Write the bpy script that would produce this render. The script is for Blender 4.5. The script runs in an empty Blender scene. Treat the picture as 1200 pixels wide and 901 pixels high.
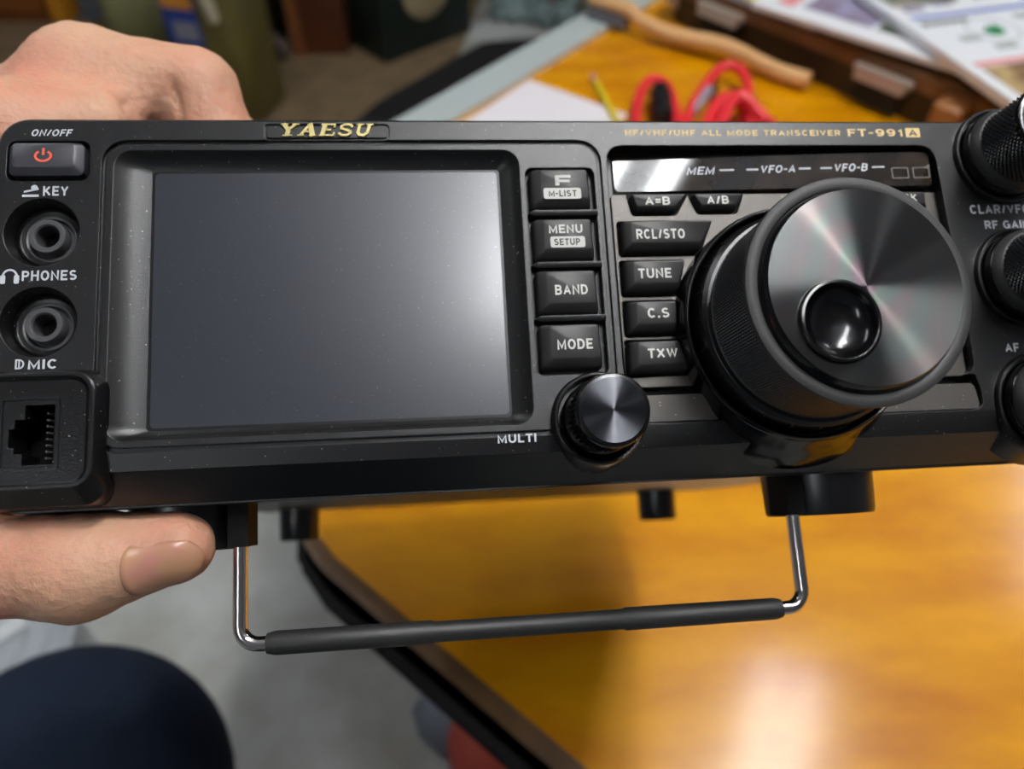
import bpy, bmesh, math, random
import numpy as np
from mathutils import Vector, Matrix
random.seed(7); np.random.seed(7)
sc = bpy.context.scene
COL = sc.collection
PI = math.pi

# ------------------------------------------------------------------ camera
PITCH = math.radians(48.0)
CAM = Vector((0, 0, 1.2))
cd = bpy.data.cameras.new('camera'); cam = bpy.data.objects.new('camera', cd); COL.objects.link(cam)
cam.location = CAM; cam.rotation_euler = (PI/2 - PITCH, 0, 0)
cd.sensor_width = 36.0; cd.lens = 27.0; cd.clip_start = 0.01; cd.clip_end = 50
cd.dof.use_dof = True; cd.dof.focus_distance = 0.152; cd.dof.aperture_fstop = 27.0/2.3
sc.camera = cam
# ------------------------------------------------------------------ world, exposure
w = bpy.data.worlds.new('world'); sc.world = w; w.use_nodes = True
w.node_tree.nodes['Background'].inputs[0].default_value = (0.75, 0.85, 1.0, 1)
w.node_tree.nodes['Background'].inputs[1].default_value = 0.25
sc.view_settings.view_transform = 'Standard'; sc.view_settings.look = 'None'
sc.view_settings.gamma = 1.0; sc.view_settings.use_curve_mapping = False
sc.view_settings.exposure = 0.25
try:
    sc.cycles.use_denoising = True
    sc.cycles.max_bounces = 8
    sc.cycles.sample_clamp_indirect = 6
except Exception:
    pass
TUBE_STRENGTH = 46.0
TUBES = [((0.56, 0.287), math.atan2(1.06, 0.44)), ((-1.25, 0.95), math.radians(67.5)), ((-0.9, -1.5), math.radians(67.5)), ((1.9, 1.6), math.radians(67.5))]

# ------------------------------------------------------------------ materials
def lin(c):
    return tuple(((v/255)/12.92 if v/255 <= 0.04045 else ((v/255+0.055)/1.055)**2.4) for v in c) + (1,)
def mat(name, col, rough=0.5, metal=0.0, col2=None, nscale=20, nstretch=(1, 1, 1), bump=0.0, bscale=400, bevel=0.0, coat=0.0, coat_rough=0.1,
        spec=0.5, sss=0.0, dust=0.0, dscale=1700, trans=0.0, ramp=(0.35, 0.65), ior=None, aniso=0.0):
    m = bpy.data.materials.new(name); m.use_nodes = True
    nt = m.node_tree; N = nt.nodes; L = nt.links; p = N['Principled BSDF']
    p.inputs['Base Color'].default_value = lin(col); p.inputs['Roughness'].default_value = rough; p.inputs['Metallic'].default_value = metal
    p.inputs['Specular IOR Level'].default_value = spec
    p.inputs['Coat Weight'].default_value = coat; p.inputs['Coat Roughness'].default_value = coat_rough
    if ior: p.inputs['IOR'].default_value = ior
    if trans: p.inputs['Transmission Weight'].default_value = trans
    if sss:
        p.inputs['Subsurface Weight'].default_value = sss; p.inputs['Subsurface Radius'].default_value = (1.0, 0.35, 0.2); p.inputs['Subsurface Scale'].default_value = 0.004
    tc = N.new('ShaderNodeTexCoord')
    cur = None
    if col2:
        mp = N.new('ShaderNodeMapping'); mp.inputs['Scale'].default_value = nstretch
        nz = N.new('ShaderNodeTexNoise'); nz.inputs['Scale'].default_value = nscale; nz.inputs['Detail'].default_value = 6
        L.new(tc.outputs['Object'], mp.inputs[0]); L.new(mp.outputs[0], nz.inputs['Vector'])
        rp = N.new('ShaderNodeValToRGB'); rp.color_ramp.elements[0].position = ramp[0]; rp.color_ramp.elements[1].position = ramp[1]
        rp.color_ramp.elements[0].color = lin(col); rp.color_ramp.elements[1].color = lin(col2)
        L.new(nz.outputs['Fac'], rp.inputs[0]); cur = rp.outputs[0]
        L.new(cur, p.inputs['Base Color'])
    if dust:
        vo = N.new('ShaderNodeTexNoise'); vo.inputs['Scale'].default_value = dscale; vo.inputs['Detail'].default_value = 0
        L.new(tc.outputs['Object'], vo.inputs['Vector'])
        r2 = N.new('ShaderNodeValToRGB'); r2.color_ramp.elements[0].position = 0.80; r2.color_ramp.elements[1].position = 0.86
        r2.color_ramp.elements[0].color = (0, 0, 0, 1); r2.color_ramp.elements[1].color = (dust, dust, dust, 1)
        L.new(vo.outputs['Fac'], r2.inputs[0])
        mx = N.new('ShaderNodeMix'); mx.data_type = 'RGBA'; mx.inputs[7].default_value = lin((190, 185, 170))
        L.new(r2.outputs[0], mx.inputs[0])
        if cur is not None: L.new(cur, mx.inputs[6])
        else: mx.inputs[6].default_value = lin(col)
        L.new(mx.outputs[2], p.inputs['Base Color'])
    nrm = None
    if bevel:
        bv = N.new('ShaderNodeBevel'); bv.samples = 4; bv.inputs['Radius'].default_value = bevel; nrm = bv.outputs[0]
    if bump:
        nb = N.new('ShaderNodeTexNoise'); nb.inputs['Scale'].default_value = bscale; nb.inputs['Detail'].default_value = 3
        L.new(tc.outputs['Object'], nb.inputs['Vector'])
        bp = N.new('ShaderNodeBump'); bp.inputs['Strength'].default_value = bump; bp.inputs['Distance'].default_value = 0.001
        L.new(nb.outputs['Fac'], bp.inputs['Height'])
        if nrm is not None: L.new(nrm, bp.inputs['Normal'])
        nrm = bp.outputs[0]
    if nrm is not None: L.new(nrm, p.inputs['Normal'])
    return m
def mat_emit(name, col, s):
    m = bpy.data.materials.new(name); m.use_nodes = True; p = m.node_tree.nodes['Principled BSDF']
    p.inputs['Base Color'].default_value = lin(col); p.inputs['Emission Color'].default_value = lin(col); p.inputs['Emission Strength'].default_value = s
    return m
def mat_spun(name, col, rough, aniso, irid=0.0):
    m = mat(name, col, rough, 1.0); N = m.node_tree.nodes; L = m.node_tree.links; p = N['Principled BSDF']
    p.inputs['Anisotropic'].default_value = aniso; p.inputs['Anisotropic Rotation'].default_value = 0.25
    t = N.new('ShaderNodeTangent'); t.direction_type = 'RADIAL'; t.axis = 'Z'
    L.new(t.outputs[0], p.inputs['Tangent'])
    if irid:
        # thin clear film over the finely turned grooves: colours of thin films, thickness wandering with the radius
        q = N.new('ShaderNodeBsdfPrincipled'); q.inputs['Base Color'].default_value = (0.004, 0.004, 0.004, 1); q.inputs['Roughness'].default_value = rough+.05; q.inputs['IOR'].default_value = 2.6
        q.inputs['Anisotropic'].default_value = aniso; q.inputs['Anisotropic Rotation'].default_value = 0.25; L.new(t.outputs[0], q.inputs['Tangent'])
        q.inputs['Thin Film IOR'].default_value = 1.5
        tc = N.new('ShaderNodeTexCoord'); ln = N.new('ShaderNodeVectorMath'); ln.operation = 'LENGTH'; L.new(tc.outputs['Object'], ln.inputs[0])
        nz = N.new('ShaderNodeTexNoise'); nz.inputs['Scale'].default_value = 70; nz.inputs['Detail'].default_value = 1; L.new(tc.outputs['Object'], nz.inputs['Vector'])
        a = N.new('ShaderNodeMath'); a.operation = 'MULTIPLY_ADD'; L.new(ln.outputs['Value'], a.inputs[0]); a.inputs[1].default_value = 26000; a.inputs[2].default_value = 420
        b = N.new('ShaderNodeMath'); b.operation = 'MULTIPLY_ADD'; L.new(nz.outputs['Fac'], b.inputs[0]); b.inputs[1].default_value = 420; L.new(a.outputs[0], b.inputs[2])
        L.new(b.outputs[0], q.inputs['Thin Film Thickness'])
        mx = N.new('ShaderNodeMixShader'); mx.inputs[0].default_value = irid; L.new(p.outputs[0], mx.inputs[1]); L.new(q.outputs[0], mx.inputs[2]); L.new(mx.outputs[0], N['Material Output'].inputs['Surface'])
    return m
M = {}
M['panel'] = mat('black panel paint', (12, 12, 13), 0.34, 0.0, bump=0.12, bscale=4200, bevel=0.00035, dust=0.35, spec=0.6)
M['bezel'] = mat('screen bezel paint', (30, 30, 30), 0.32, 0.35, bump=0.10, bscale=4600, bevel=0.00035, dust=0.5, spec=0.7)
M['case'] = mat('case paint', (48, 47, 46), 0.38, 0.3, bump=0.05, bscale=2500, bevel=0.0004)
M['boss'] = mat('black moulded plastic', (13, 13, 14), 0.28, 0.0, bump=0.08, bscale=2200, bevel=0.0006, dust=0.45)
M['facet'] = mat('smooth lower facet', (12, 12, 12), 0.27, bevel=0.0004, spec=0.55, bump=0.02, bscale=2600)
M['gloss'] = mat('gloss black plastic', (9, 9, 10), 0.16, bevel=0.0003)
M['satin'] = mat('satin black plastic', (10, 10, 11), 0.3, bevel=0.0003, bump=0.03, bscale=1500)
M['key'] = mat('rubbery grey key', (38, 37, 37), 0.45, bump=0.05, bscale=3000, bevel=0.0004, spec=0.45)
M['powerkey'] = mat('satin power key', (52, 52, 58), 0.38, bevel=0.0004)
M['dark'] = mat('dark cavity plastic', (7, 7, 7), 0.6, spec=0.15)
M['jack'] = mat('jack ring plastic', (72, 72, 74), 0.4, bevel=0.0002)
M['rubber'] = mat('knurled rubber', (30, 31, 33), 0.38, spec=0.6)
M['rim'] = mat('satin grey rim', (48, 48, 48), 0.55, bump=0.03, bscale=2500)
M['spun'] = mat_spun('spun metal cap', (98, 97, 96), 0.25, 1.0, 0.17)
M['spundark'] = mat_spun('spun dark cap', (76, 77, 81), 0.28, 1.0)
M['ink'] = mat('white legend ink', (196, 200, 206), 0.6)
M['inkdim'] = mat('dim legend ink', (92, 86, 80), 0.6)
M['gold'] = mat('gold legend', (222, 205, 140), 0.35, 0.55)
M['goldink'] = mat('gold ink', (226, 196, 136), 0.6)
M['redink'] = mat('orange red ink', (226, 92, 66), 0.6)
M['keyink'] = mat('key legend ink', (205, 204, 198), 0.6)
M['darkink'] = mat('dark ink', (40, 40, 42), 0.6)
M['strip'] = mat('smoked window', (52, 42, 34), 0.05, col2=(30, 26, 22), nscale=120, spec=0.5)
M['chrome'] = mat('chrome wire', (210, 205, 200), 0.12, 1.0)
M['sleeve'] = mat('black rubber sleeve', (34, 34, 34), 0.5, bump=0.06, bscale=1200)
M['foot'] = mat('black foot plastic', (16, 16, 17), 0.3, bevel=0.0006)
M['screen'] = mat('lcd cover', (27, 32, 43), 0.33, coat=1.0, coat_rough=0.2, dust=0.12, dscale=2400, spec=0.8)
M['skin'] = mat('skin', (202, 160, 132), 0.5, col2=(200, 134, 112), nscale=38, bump=0.45, bscale=650, sss=0.35, ramp=(0.42, 0.72), spec=0.4)
M['nail'] = mat('thumb nail', (190, 132, 118), 0.28, col2=(188, 142, 108), nscale=180, sss=0.2)

# ------------------------------------------------------------------ helpers
S = 0.001
def link(o, parent=None):
    COL.objects.link(o)
    if parent is not None: o.parent = parent
    return o
def tag(o, label, cat, group=None, kind=None):
    o['label'] = label; o['category'] = cat
    if group: o['group'] = group
    if kind: o['kind'] = kind
    return o
def thing(name, label, cat, loc=(0, 0, 0), rotz=0, group=None):
    o = bpy.data.objects.new(name, None); COL.objects.link(o); o.location = loc; o.rotation_euler = (0, 0, rotz); o.empty_display_size = 0.05
    return tag(o, label, cat, group)
def struct(o): o['kind'] = 'structure'; return o
def obj_from(name, me, m, parent=None, smooth=None):
    me.materials.clear(); me.materials.append(m)
    if smooth is not None:
        me.polygons.foreach_set('use_smooth', [True]*len(me.polygons)); me.set_sharp_from_angle(angle=math.radians(smooth))
    me.update()
    return link(bpy.data.objects.new(name, me), parent)
class MB:
    """collects shapes (in its own unit) and links them as one mesh object"""
    def __init__(s, scale=1.0): s.v = []; s.f = []; s.s = scale
    def add(s, vs, fs):
        b = len(s.v); s.v += [tuple(v) for v in vs]; s.f += [tuple(i+b for i in f) for f in fs]; return s
    def loft(s, loops, cap0=True, cap1=True, closed=True):
        n = len(loops[0]); vs = [p for l in loops for p in l]; fs = []
        for k in range(len(loops)-1):
            for i in range(n if closed else n-1):
                j = (i+1) % n
                fs.append((k*n+i, k*n+j, (k+1)*n+j, (k+1)*n+i))
        if cap0: fs.append(tuple(reversed(range(n))))
        if cap1: fs.append(tuple((len(loops)-1)*n+i for i in range(n)))
        return s.add(vs, fs)
    def prism(s, loop, z0, z1): return s.loft([[(x, y, z0) for x, y in loop], [(x, y, z1) for x, y in loop]])
    def ring(s, outer, inner, z0, z1):
        n = len(outer)
        L4 = [[(x, y, z) for x, y in lp] for lp, z in ((outer, z0), (outer, z1), (inner, z1), (inner, z0))]
        vs = [p for l in L4 for p in l]; fs = []
        for k in range(4):
            k2 = (k+1) % 4
            for i in range(n):
                j = (i+1) % n; fs.append((k*n+i, k*n+j, k2*n+j, k2*n+i))
        return s.add(vs, fs)
    def box(s, x0, y0, z0, x1, y1, z1): return s.prism([(x0, y0), (x1, y0), (x1, y1), (x0, y1)], z0, z1)
    def lathe(s, prof, c=(0, 0), seg=64, cap0=False, cap1=False):
        loops = [[(c[0]+r*math.cos(2*PI*i/seg), c[1]+r*math.sin(2*PI*i/seg), z) for i in range(seg)] for r, z in prof]
        return s.loft(loops, cap0, cap1)
    def tube(s, pts, r, seg=12, cap=True):
        pts = [Vector(p) for p in pts]; rs = r if isinstance(r, (list, tuple)) else [r]*len(pts)
        loops = []; t0 = (pts[1]-pts[0]).normalized(); up = Vector((0, 0, 1)) if abs(t0.z) < 0.9 else Vector((1, 0, 0)); a = t0.cross(up).normalized()
        for i, p in enumerate(pts):
            t = (pts[min(i+1, len(pts)-1)]-pts[max(i-1, 0)]).normalized()
            a = (a - t*a.dot(t)).normalized(); b = t.cross(a)
            loops.append([tuple(p+(a*math.cos(2*PI*k/seg)+b*math.sin(2*PI*k/seg))*rs[i]) for k in range(seg)])
        return s.loft(loops, cap, cap)
    def mesh(s, name):
        me = bpy.data.meshes.new(name); me.from_pydata([(x*s.s, y*s.s, z*s.s) for x, y, z in s.v], [], s.f)
        bm = bmesh.new(); bm.from_mesh(me); bmesh.ops.recalc_face_normals(bm, faces=bm.faces); bm.to_mesh(me); bm.free(); return me
    def build(s, name, m, parent=None, smooth=35): return obj_from(name, s.mesh(name), m, parent, smooth)
def rrect(x0, y0, x1, y1, r, seg=5):
    o = []
    for cx, cy, a in ((x1-r, y0+r, -90), (x1-r, y1-r, 0), (x0+r, y1-r, 90), (x0+r, y0+r, 180)):
        for k in range(seg+1):
            t = math.radians(a+90*k/seg); o.append((cx+r*math.cos(t), cy+r*math.sin(t)))
    return o
def rpoly(pts, r, seg=4):
    """polygon with rounded corners"""
    o = []; n = len(pts)
    for i in range(n):
        p = Vector(pts[i]); a = Vector(pts[i-1])-p; b = Vector(pts[(i+1) % n])-p
        rr = min(r, a.length*0.45, b.length*0.45); p0 = p+a.normalized()*rr; p1 = p+b.normalized()*rr
        for k in range(seg+1):
            t = k/seg; q = p0*(1-t)**2+p*2*t*(1-t)+p1*t*t; o.append((q.x, q.y))
    return o
def inset(loop, dx0, dy0, dx1, dy1):
    """moves a loop's sides inwards: left, bottom, right, top"""
    xs = [p[0] for p in loop]; ys = [p[1] for p in loop]; x0, x1, y0, y1 = min(xs), max(xs), min(ys), max(ys)
    return [(x0+dx0+(x-x0)/(x1-x0)*(x1-x0-dx0-dx1), y0+dy0+(y-y0)/(y1-y0)*(y1-y0-dy0-dy1)) for x, y in loop]
def at(loop, z): return [(x, y, z) for x, y in loop]
def cut(base, cutters):
    for me in cutters:
        c = link(bpy.data.objects.new('cutter', me), R)
        md = base.modifiers.new('b', 'BOOLEAN'); md.operation = 'DIFFERENCE'; md.solver = 'EXACT'; md.object = c
        bpy.context.view_layer.update()
        ev = base.evaluated_get(bpy.context.evaluated_depsgraph_get()); nm = bpy.data.meshes.new_from_object(ev)
        base.modifiers.clear(); base.data = nm
        bpy.data.objects.remove(c)
    base.data.polygons.foreach_set('use_smooth', [True]*len(base.data.polygons)); base.data.set_sharp_from_angle(angle=math.radians(25))
# ---- legend lettering: strokes with flat ends, laid as ribbons
def _arc(cx, cy, rx, ry, a0, a1, n=8): return [(cx+rx*math.cos(math.radians(a0+(a1-a0)*k/n)), cy+ry*math.sin(math.radians(a0+(a1-a0)*k/n))) for k in range(n+1)]
def _bowl(y0, y1, x=1.0, xs=0.55): return [(0, y0), (xs, y0)]+_arc(xs, (y0+y1)/2, x-xs, (y1-y0)/2, -90, 90)[1:-1]+[(xs, y1), (0, y1)]
GL = {'A': (.80, [[(0, 0), (.5, 1), (1, 0)], [(.2, .3), (.8, .3)]]), 'B': (.72, [[(0, 0), (0, 1)], _bowl(0, .52), _bowl(.52, 1, .94)]), 'C': (.76, [_arc(.5, .5, .5, .5, 42, 318, 20)]),
      'D': (.74, [[(0, 0), (0, 1)], _bowl(0, 1, 1, .45)]), 'E': (.64, [[(1, 1), (0, 1), (0, 0), (1, 0)], [(0, .51), (.85, .51)]]), 'F': (.60, [[(1, 1), (0, 1), (0, 0)], [(0, .5), (.85, .5)]]),
      'G': (.80, [_arc(.5, .5, .5, .5, 45, 335, 20), [(.6, .46), (1, .46), (1, 0)]]), 'H': (.74, [[(0, 0), (0, 1)], [(1, 0), (1, 1)], [(0, .52), (1, .52)]]), 'I': (.18, [[(0.5, 0), (0.5, 1)]]),
      'K': (.74, [[(0, 0), (0, 1)], [(0, .36), (.92, 1)], [(.34, .58), (1, 0)]]), 'L': (.58, [[(0, 1), (0, 0), (1, 0)]]), 'M': (.88, [[(0, 0), (0, 1), (.5, .12), (1, 1), (1, 0)]]), 'N': (.74, [[(0, 0), (0, 1), (1, 0), (1, 1)]]),
      'O': (.80, [_arc(.5, .5, .5, .5, 0, 360, 24)]), 'P': (.68, [[(0, 0), (0, 1)], _bowl(.44, 1)]), 'Q': (.80, [_arc(.5, .5, .5, .5, 0, 360, 24), [(.6, .3), (1, 0)]]), 'R': (.72, [[(0, 0), (0, 1)], _bowl(.46, 1), [(.5, .46), (1, 0)]]),
      'S': (.70, [_arc(.5, .75, .46, .25, 30, 270, 12)+_arc(.5, .25, .5, .25, 90, -150, 12)[1:]]), 'T': (.66, [[(0, 1), (1, 1)], [(.5, 1), (.5, 0)]]), 'U': (.74, [[(0, 1), (0, .35)]+_arc(.5, .35, .5, .35, 180, 360, 12)[1:]+[(1, 1)]]),
      'V': (.76, [[(0, 1), (.5, 0), (1, 1)]]), 'W': (1.05, [[(0, 1), (.25, 0), (.5, .95), (.75, 0), (1, 1)]]), 'X': (.76, [[(0, 0), (1, 1)], [(0, 1), (1, 0)]]), 'Y': (.74, [[(0, 1), (.5, .42), (1, 1)], [(.5, .45), (.5, 0)]]),
      '/': (.42, [[(0, 0), (1, 1)]]), '-': (.36, [[(0, .45), (1, .45)]]), '=': (.5, [[(0, .3), (1, .3)], [(0, .66), (1, .66)]]), '.': (.18, [[(.5, 0), (.5, .02)]]), ' ': (.30, []),
      '1': (.42, [[(.1, .72), (.85, 1), (.85, 0)]]), '9': (.68, [_arc(.5, .7, .5, .3, 0, 360, 18), _arc(.5, .5, .5, .5, 20, -140, 12)])}
def text(name, body, box, z, m, parent, shear=0.0, bold=0.0, thick=0.04, wt=0.19, gap=0.17):
    """a legend scaled into box (mm): x0, y0, x1, y1"""
    V = []; F = []; pen = 0.0; k_ = 0
    for ch in body:
        wd, lines = GL[ch]; t = wt
        for ln in lines:
            pts = [Vector((pen+t/2+x*(wd-t), t/2+y*(1-t))) for x, y in ln]
            closed = (pts[0]-pts[-1]).length < 1e-6
            if closed: pts = pts[:-1]
            n = len(pts); dirs = [(pts[(i+1) % n]-pts[i]).normalized() for i in range(n if closed else n-1)]
            if not closed and ch not in 'CGS9':
                pts[0] = pts[0]-dirs[0]*t/2*(1 if abs(dirs[0].x*dirs[0].y) < .05 else .35); pts[-1] = pts[-1]+dirs[-1]*t/2*(1 if abs(dirs[-1].x*dirs[-1].y) < .05 else .35)
            b = len(V); k_ += 1
            for i in range(n):
                d0 = dirs[i-1] if (closed or i > 0) else dirs[0]; d1 = dirs[i % len(dirs)] if (closed or i < n-1) else dirs[-1]
                tn = d0+d1; tn = tn.normalized() if tn.length > 1e-5 else d0; nn = Vector((-tn.y, tn.x)); c_ = max(abs(nn.dot(Vector((-d0.y, d0.x)))), 0.55)
                for s in (1, -1):
                    q = pts[i]+nn*s*t/2/c_; V.append((q.x+shear*q.y, min(max(q.y, -.02), 1.02), k_))
            for i in range(n if closed else n-1):
                j = (i+1) % n; F.append((b+2*i, b+2*i+1, b+2*j+1, b+2*j))
        pen += wd+gap
    a = np.array(V, float); lo = a.min(0); hi = a.max(0); x0, y0, x1, y1 = box
    a[:, 0] = x0+(a[:, 0]-lo[0])/(hi[0]-lo[0])*(x1-x0); a[:, 1] = y0+(a[:, 1]-lo[1])/max(hi[1]-lo[1], 1e-6)*(y1-y0); a[:, 2] = z+thick+a[:, 2]*0.0004
    me = bpy.data.meshes.new(name); me.from_pydata((a*S).tolist(), [], F); me.update()
    bm = bmesh.new(); bm.from_mesh(me)
    for f in bm.faces:
        f.normal_update()
        if f.normal.z < 0: f.normal_flip()
    bm.to_mesh(me); bm.free()
    return obj_from(name, me, m, parent)
# ---- smooth-union solids (bodies, cloth): signed distance + surface nets
def sd_caps(P, a, b, ra, rb):
    a = np.array(a, float); b = np.array(b, float); ab = b-a; h = np.clip(((P-a)@ab)/max(ab@ab, 1e-12), 0, 1)
    return np.linalg.norm(P-a-h[..., None]*ab, axis=-1)-(ra+(rb-ra)*h)
def smin(a, b, k):
    h = np.clip(0.5+0.5*(b-a)/k, 0, 1); return b*(1-h)+a*h-k*h*(1-h)
def blob_field(caps, groups_k):
    def F(P):
        d = None
        for a, b, ra, rb, k in caps:
            e = sd_caps(P, a, b, ra, rb); d = e if d is None else smin(d, e, k)
        return d
    return F
def surface_net(F, lo, hi, h):
    lo = np.array(lo, float); n = [int(math.ceil((hi[i]-lo[i])/h))+1 for i in range(3)]
    g = np.stack(np.meshgrid(*[lo[i]+h*np.arange(n[i]) for i in range(3)], indexing='ij'), -1)
    d = np.concatenate([F(g[i:i+8]) for i in range(0, n[0], 8)], 0); ins = d < 0
    acc = np.zeros(tuple(k-1 for k in n)+(3,)); cnt = np.zeros(tuple(k-1 for k in n))
    corners = [(i, j, k) for i in (0, 1) for j in (0, 1) for k in (0, 1)]
    sl = lambda c: tuple(slice(c[a], n[a]-1+c[a]) for a in range(3))
    for c0 in corners:
        for ax in range(3):
            if c0[ax]: continue
            c1 = list(c0); c1[ax] = 1; d0 = d[sl(c0)]; d1 = d[sl(c1)]; x = (d0 < 0) != (d1 < 0)
            t = np.where(x, d0/np.where(x, d0-d1, 1), 0); p = np.zeros(acc.shape)
            for a in range(3): p[..., a] = c0[a]+(t if a == ax else 0)
            acc += p*x[..., None]; cnt += x
    act = cnt > 0; idx = -np.ones(act.shape, int); idx[act] = np.arange(act.sum())
    V = (np.stack(np.nonzero(act), -1)+acc[act]/cnt[act][:, None])*h+lo
    faces = []
    for ax in range(3):
        o1, o2 = [(1, 2), (2, 0), (0, 1)][ax]
        s0 = [slice(1, n[a]-1) for a in range(3)]; s0[ax] = slice(0, n[ax]-1); s1 = list(s0); s1[ax] = slice(1, n[ax])
        i0 = ins[tuple(s0)]; i1 = ins[tuple(s1)]; ch = i0 != i1; w_ = np.stack(np.nonzero(ch), -1)
        if not len(w_): continue
        off = np.ones(3, int); off[ax] = 0; q = w_+off
        def cell(a, b):
            r = q.copy(); r[:, o1] -= a; r[:, o2] -= b; return idx[r[:, 0], r[:, 1], r[:, 2]]
        f = np.stack([cell(1, 1), cell(0, 1), cell(0, 0), cell(1, 0)], -1); fl = ~i0[ch]
        f[fl] = f[fl][:, ::-1]; faces.append(f)
    return V, np.concatenate(faces)
def solid(name, F, lo, hi, h, m, parent=None, scale=1.0, warp=None):
    V, Fc = surface_net(F, lo, hi, h)
    if warp is not None: V = warp(V)
    me = bpy.data.meshes.new(name); me.from_pydata((V*scale).tolist(), [], Fc.tolist())
    me.polygons.foreach_set('use_smooth', [True]*len(me.polygons))
    return obj_from(name, me, m, parent)

# ------------------------------------------------------------------ room
M['concrete'] = mat('grey concrete floor', (214, 217, 213), 0.55, col2=(176, 177, 168), nscale=7, bump=0.2, bscale=60)
M['wallpaint'] = mat('off white wall paint', (138, 142, 150), 0.8, col2=(130, 134, 142), nscale=3)
M['ceilingpaint'] = mat('white ceiling paint', (160, 166, 176), 0.85, col2=(152, 158, 168), nscale=2)
X0, X1, Y0, Y1, ZC = -3.2, 3.2, -2.6, 4.6, 2.62
struct(MB().box(X0, Y0, -0.1, X1, Y1, 0).build('floor', M['concrete']))
struct(MB().box(X0, Y0, ZC, X1, Y1, ZC+0.1).build('ceiling', M['ceilingpaint']))
struct(MB().box(X0-0.1, Y0, 0, X0, Y1, ZC).build('wall_left', M['wallpaint']))
struct(MB().box(X1, Y0, 0, X1+0.1, Y1, ZC).build('wall_right', M['wallpaint']))
struct(MB().box(X0, Y1, 0, X1, Y1+0.1, ZC).build('wall_far', M['wallpaint']))
struct(MB().box(X0, Y0-0.1, 0, X1, Y0, ZC).build('wall_near', M['wallpaint']))
# ------------------------------------------------------------------ ceiling lights: two tubes each
M['tube'] = mat_emit('fluorescent tube', (250, 252, 255), TUBE_STRENGTH)
M['filltube'] = mat_emit('dimmed fill tube', (250, 252, 255), TUBE_STRENGTH*0.4)  # dimmer tubes for the three lights added as ambient fill
M['fixture'] = mat('white enamel fixture', (158, 160, 160), 0.5, bump=0.02, bscale=200)
LAB = ['twin tube ceiling light above the desk corner', 'added twin tube fill light high above the olive jugs', 'added twin tube fill light behind the seated person', 'added twin tube fill light right of the desk']
for (p, a), lab in zip(TUBES, LAB):
    hl = 0.66 if p[0] == 0.56 else 0.60
    t = thing('ceiling_light', lab, 'ceiling light', (p[0], p[1], 2.5), a, 'twin tube ceiling lights')
    MB().loft([at(rrect(-hl-.02, -0.05, hl+.02, 0.05, 0.01), 0.12), at(rrect(-hl-.02, -0.10, hl+.02, 0.10, 0.01), 0.035), at(rrect(-hl-.02, -0.02, hl+.02, 0.02, 0.005), 0.055)]).build('housing', M['fixture'], t)
    for s in (-1, 1):
        MB().tube([(-hl+.02, s*0.055, 0), (hl-.02, s*0.055, 0)], 0.019, 16).build('tube', M['tube' if hl > 0.65 else 'filltube'], t)
        for e in (-1, 1): MB().box(e*(hl-.01)-0.012, s*0.055-0.014, -0.016, e*(hl-.01)+0.012, s*0.055+0.014, 0.06).build('lamp_holder', M['fixture'], t)

M['bulb'] = mat_emit('added bulb glow', (255, 248, 236), 290.0)  # unseen bulb, added for the bright line across the dial cap
pl_ = thing('added_bulb', 'unseen round bulb on a cord, added for the bright line on the dial cap', 'bulb', (0.45, 0.38, 2.36))
MB().lathe([(.001, -.04), (.02, -.035), (.035, -.02), (.04, 0), (.035, .02), (.02, .04), (.014, .05)], (0, 0), 24).build('glass_bulb', M['bulb'], pl_)
MB().lathe([(.016, .045), (.018, .05), (.018, .085), (.006, .09), (.0035, .095), (.0035, .262)], (0, 0), 20).build('socket_and_cord', M['fixture'], pl_)
# ------------------------------------------------------------------ the transceiver (local millimetres: x right, y up, z out of the front panel)
PX = Vector((0.99292984, 0.10242282, -0.05999915)); PY = Vector((-0.05467109, 0.84325054, 0.5347332)); PZ = PX.cross(PY).normalized(); PY = PZ.cross(PX).normalized(); PX = PX.normalized()
PO = Vector((-0.03733333, 0.12033842, 1.09305196))
PM = Matrix(((PX.x, PY.x, PZ.x, PO.x), (PX.y, PY.y, PZ.y, PO.y), (PX.z, PY.z, PZ.z, PO.z), (0, 0, 0, 1)))
R = thing('radio_transceiver', 'black amateur radio transceiver with blank screen and big tuning dial, held in the hand', 'radio'); R.matrix_world = PM
def B(): return MB(S)
DC = (99.6, -8.5)      # tuning dial axis
MC = (54.2, -27.6)     # small knob axis
KC = [(156.2, 31.2), (156.6, 1.4), (156.6, -28.2)]
XR = 171.0
# faceplate with its pockets
fp = B().loft([at(rrect(-66.8, -40.2, XR-0.7, 39.8, 5.6, 8), 0), at(rrect(-67.5, -40.9, XR, 40.5, 6, 8), -0.8), at(rrect(-67.5, -40.9, XR, 40.5, 6, 8), -13)]).build('faceplate', M['panel'], R)
cuts = []
wedge = lambda e: [(-29.6, 0.02), (-33.9, -0.9), (-40.45, e), (-46, e), (-46, 2), (-29.6, 2)]
mb = B(); mb.loft([[(-80, y, z) for y, z in wedge(-5.2)], [(60, y, z) for y, z in wedge(-8.6)], [(185, y, z) for y, z in wedge(-11.6)]]); cuts.append(mb.mesh('c'))
base = rrect(-44.3, -28.0, 40.8, 33.2, 3.6, 6)
low = rrect(-37.3, -25.8, 36.4, 29.7, 0.8, 6)
mixl = lambda t: [(a[0]*(1-t)+b[0]*t, a[1]*(1-t)+b[1]*t) for a, b in zip(base, low)]
cuts.append(B().loft([at(base, 1), at(base, 0), at(mixl(0.25), -1.35), at(mixl(0.6), -2.55), at(low, -3.1), at(low, -4.4)]).mesh('c'))
cuts.append(B().ring(rrect(-46.7, -30.3, 59.3, 35.5, 5, 8), rrect(-45.7, -29.3, 58.3, 34.5, 4.2, 8), -0.9, 1).mesh('c'))
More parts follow.
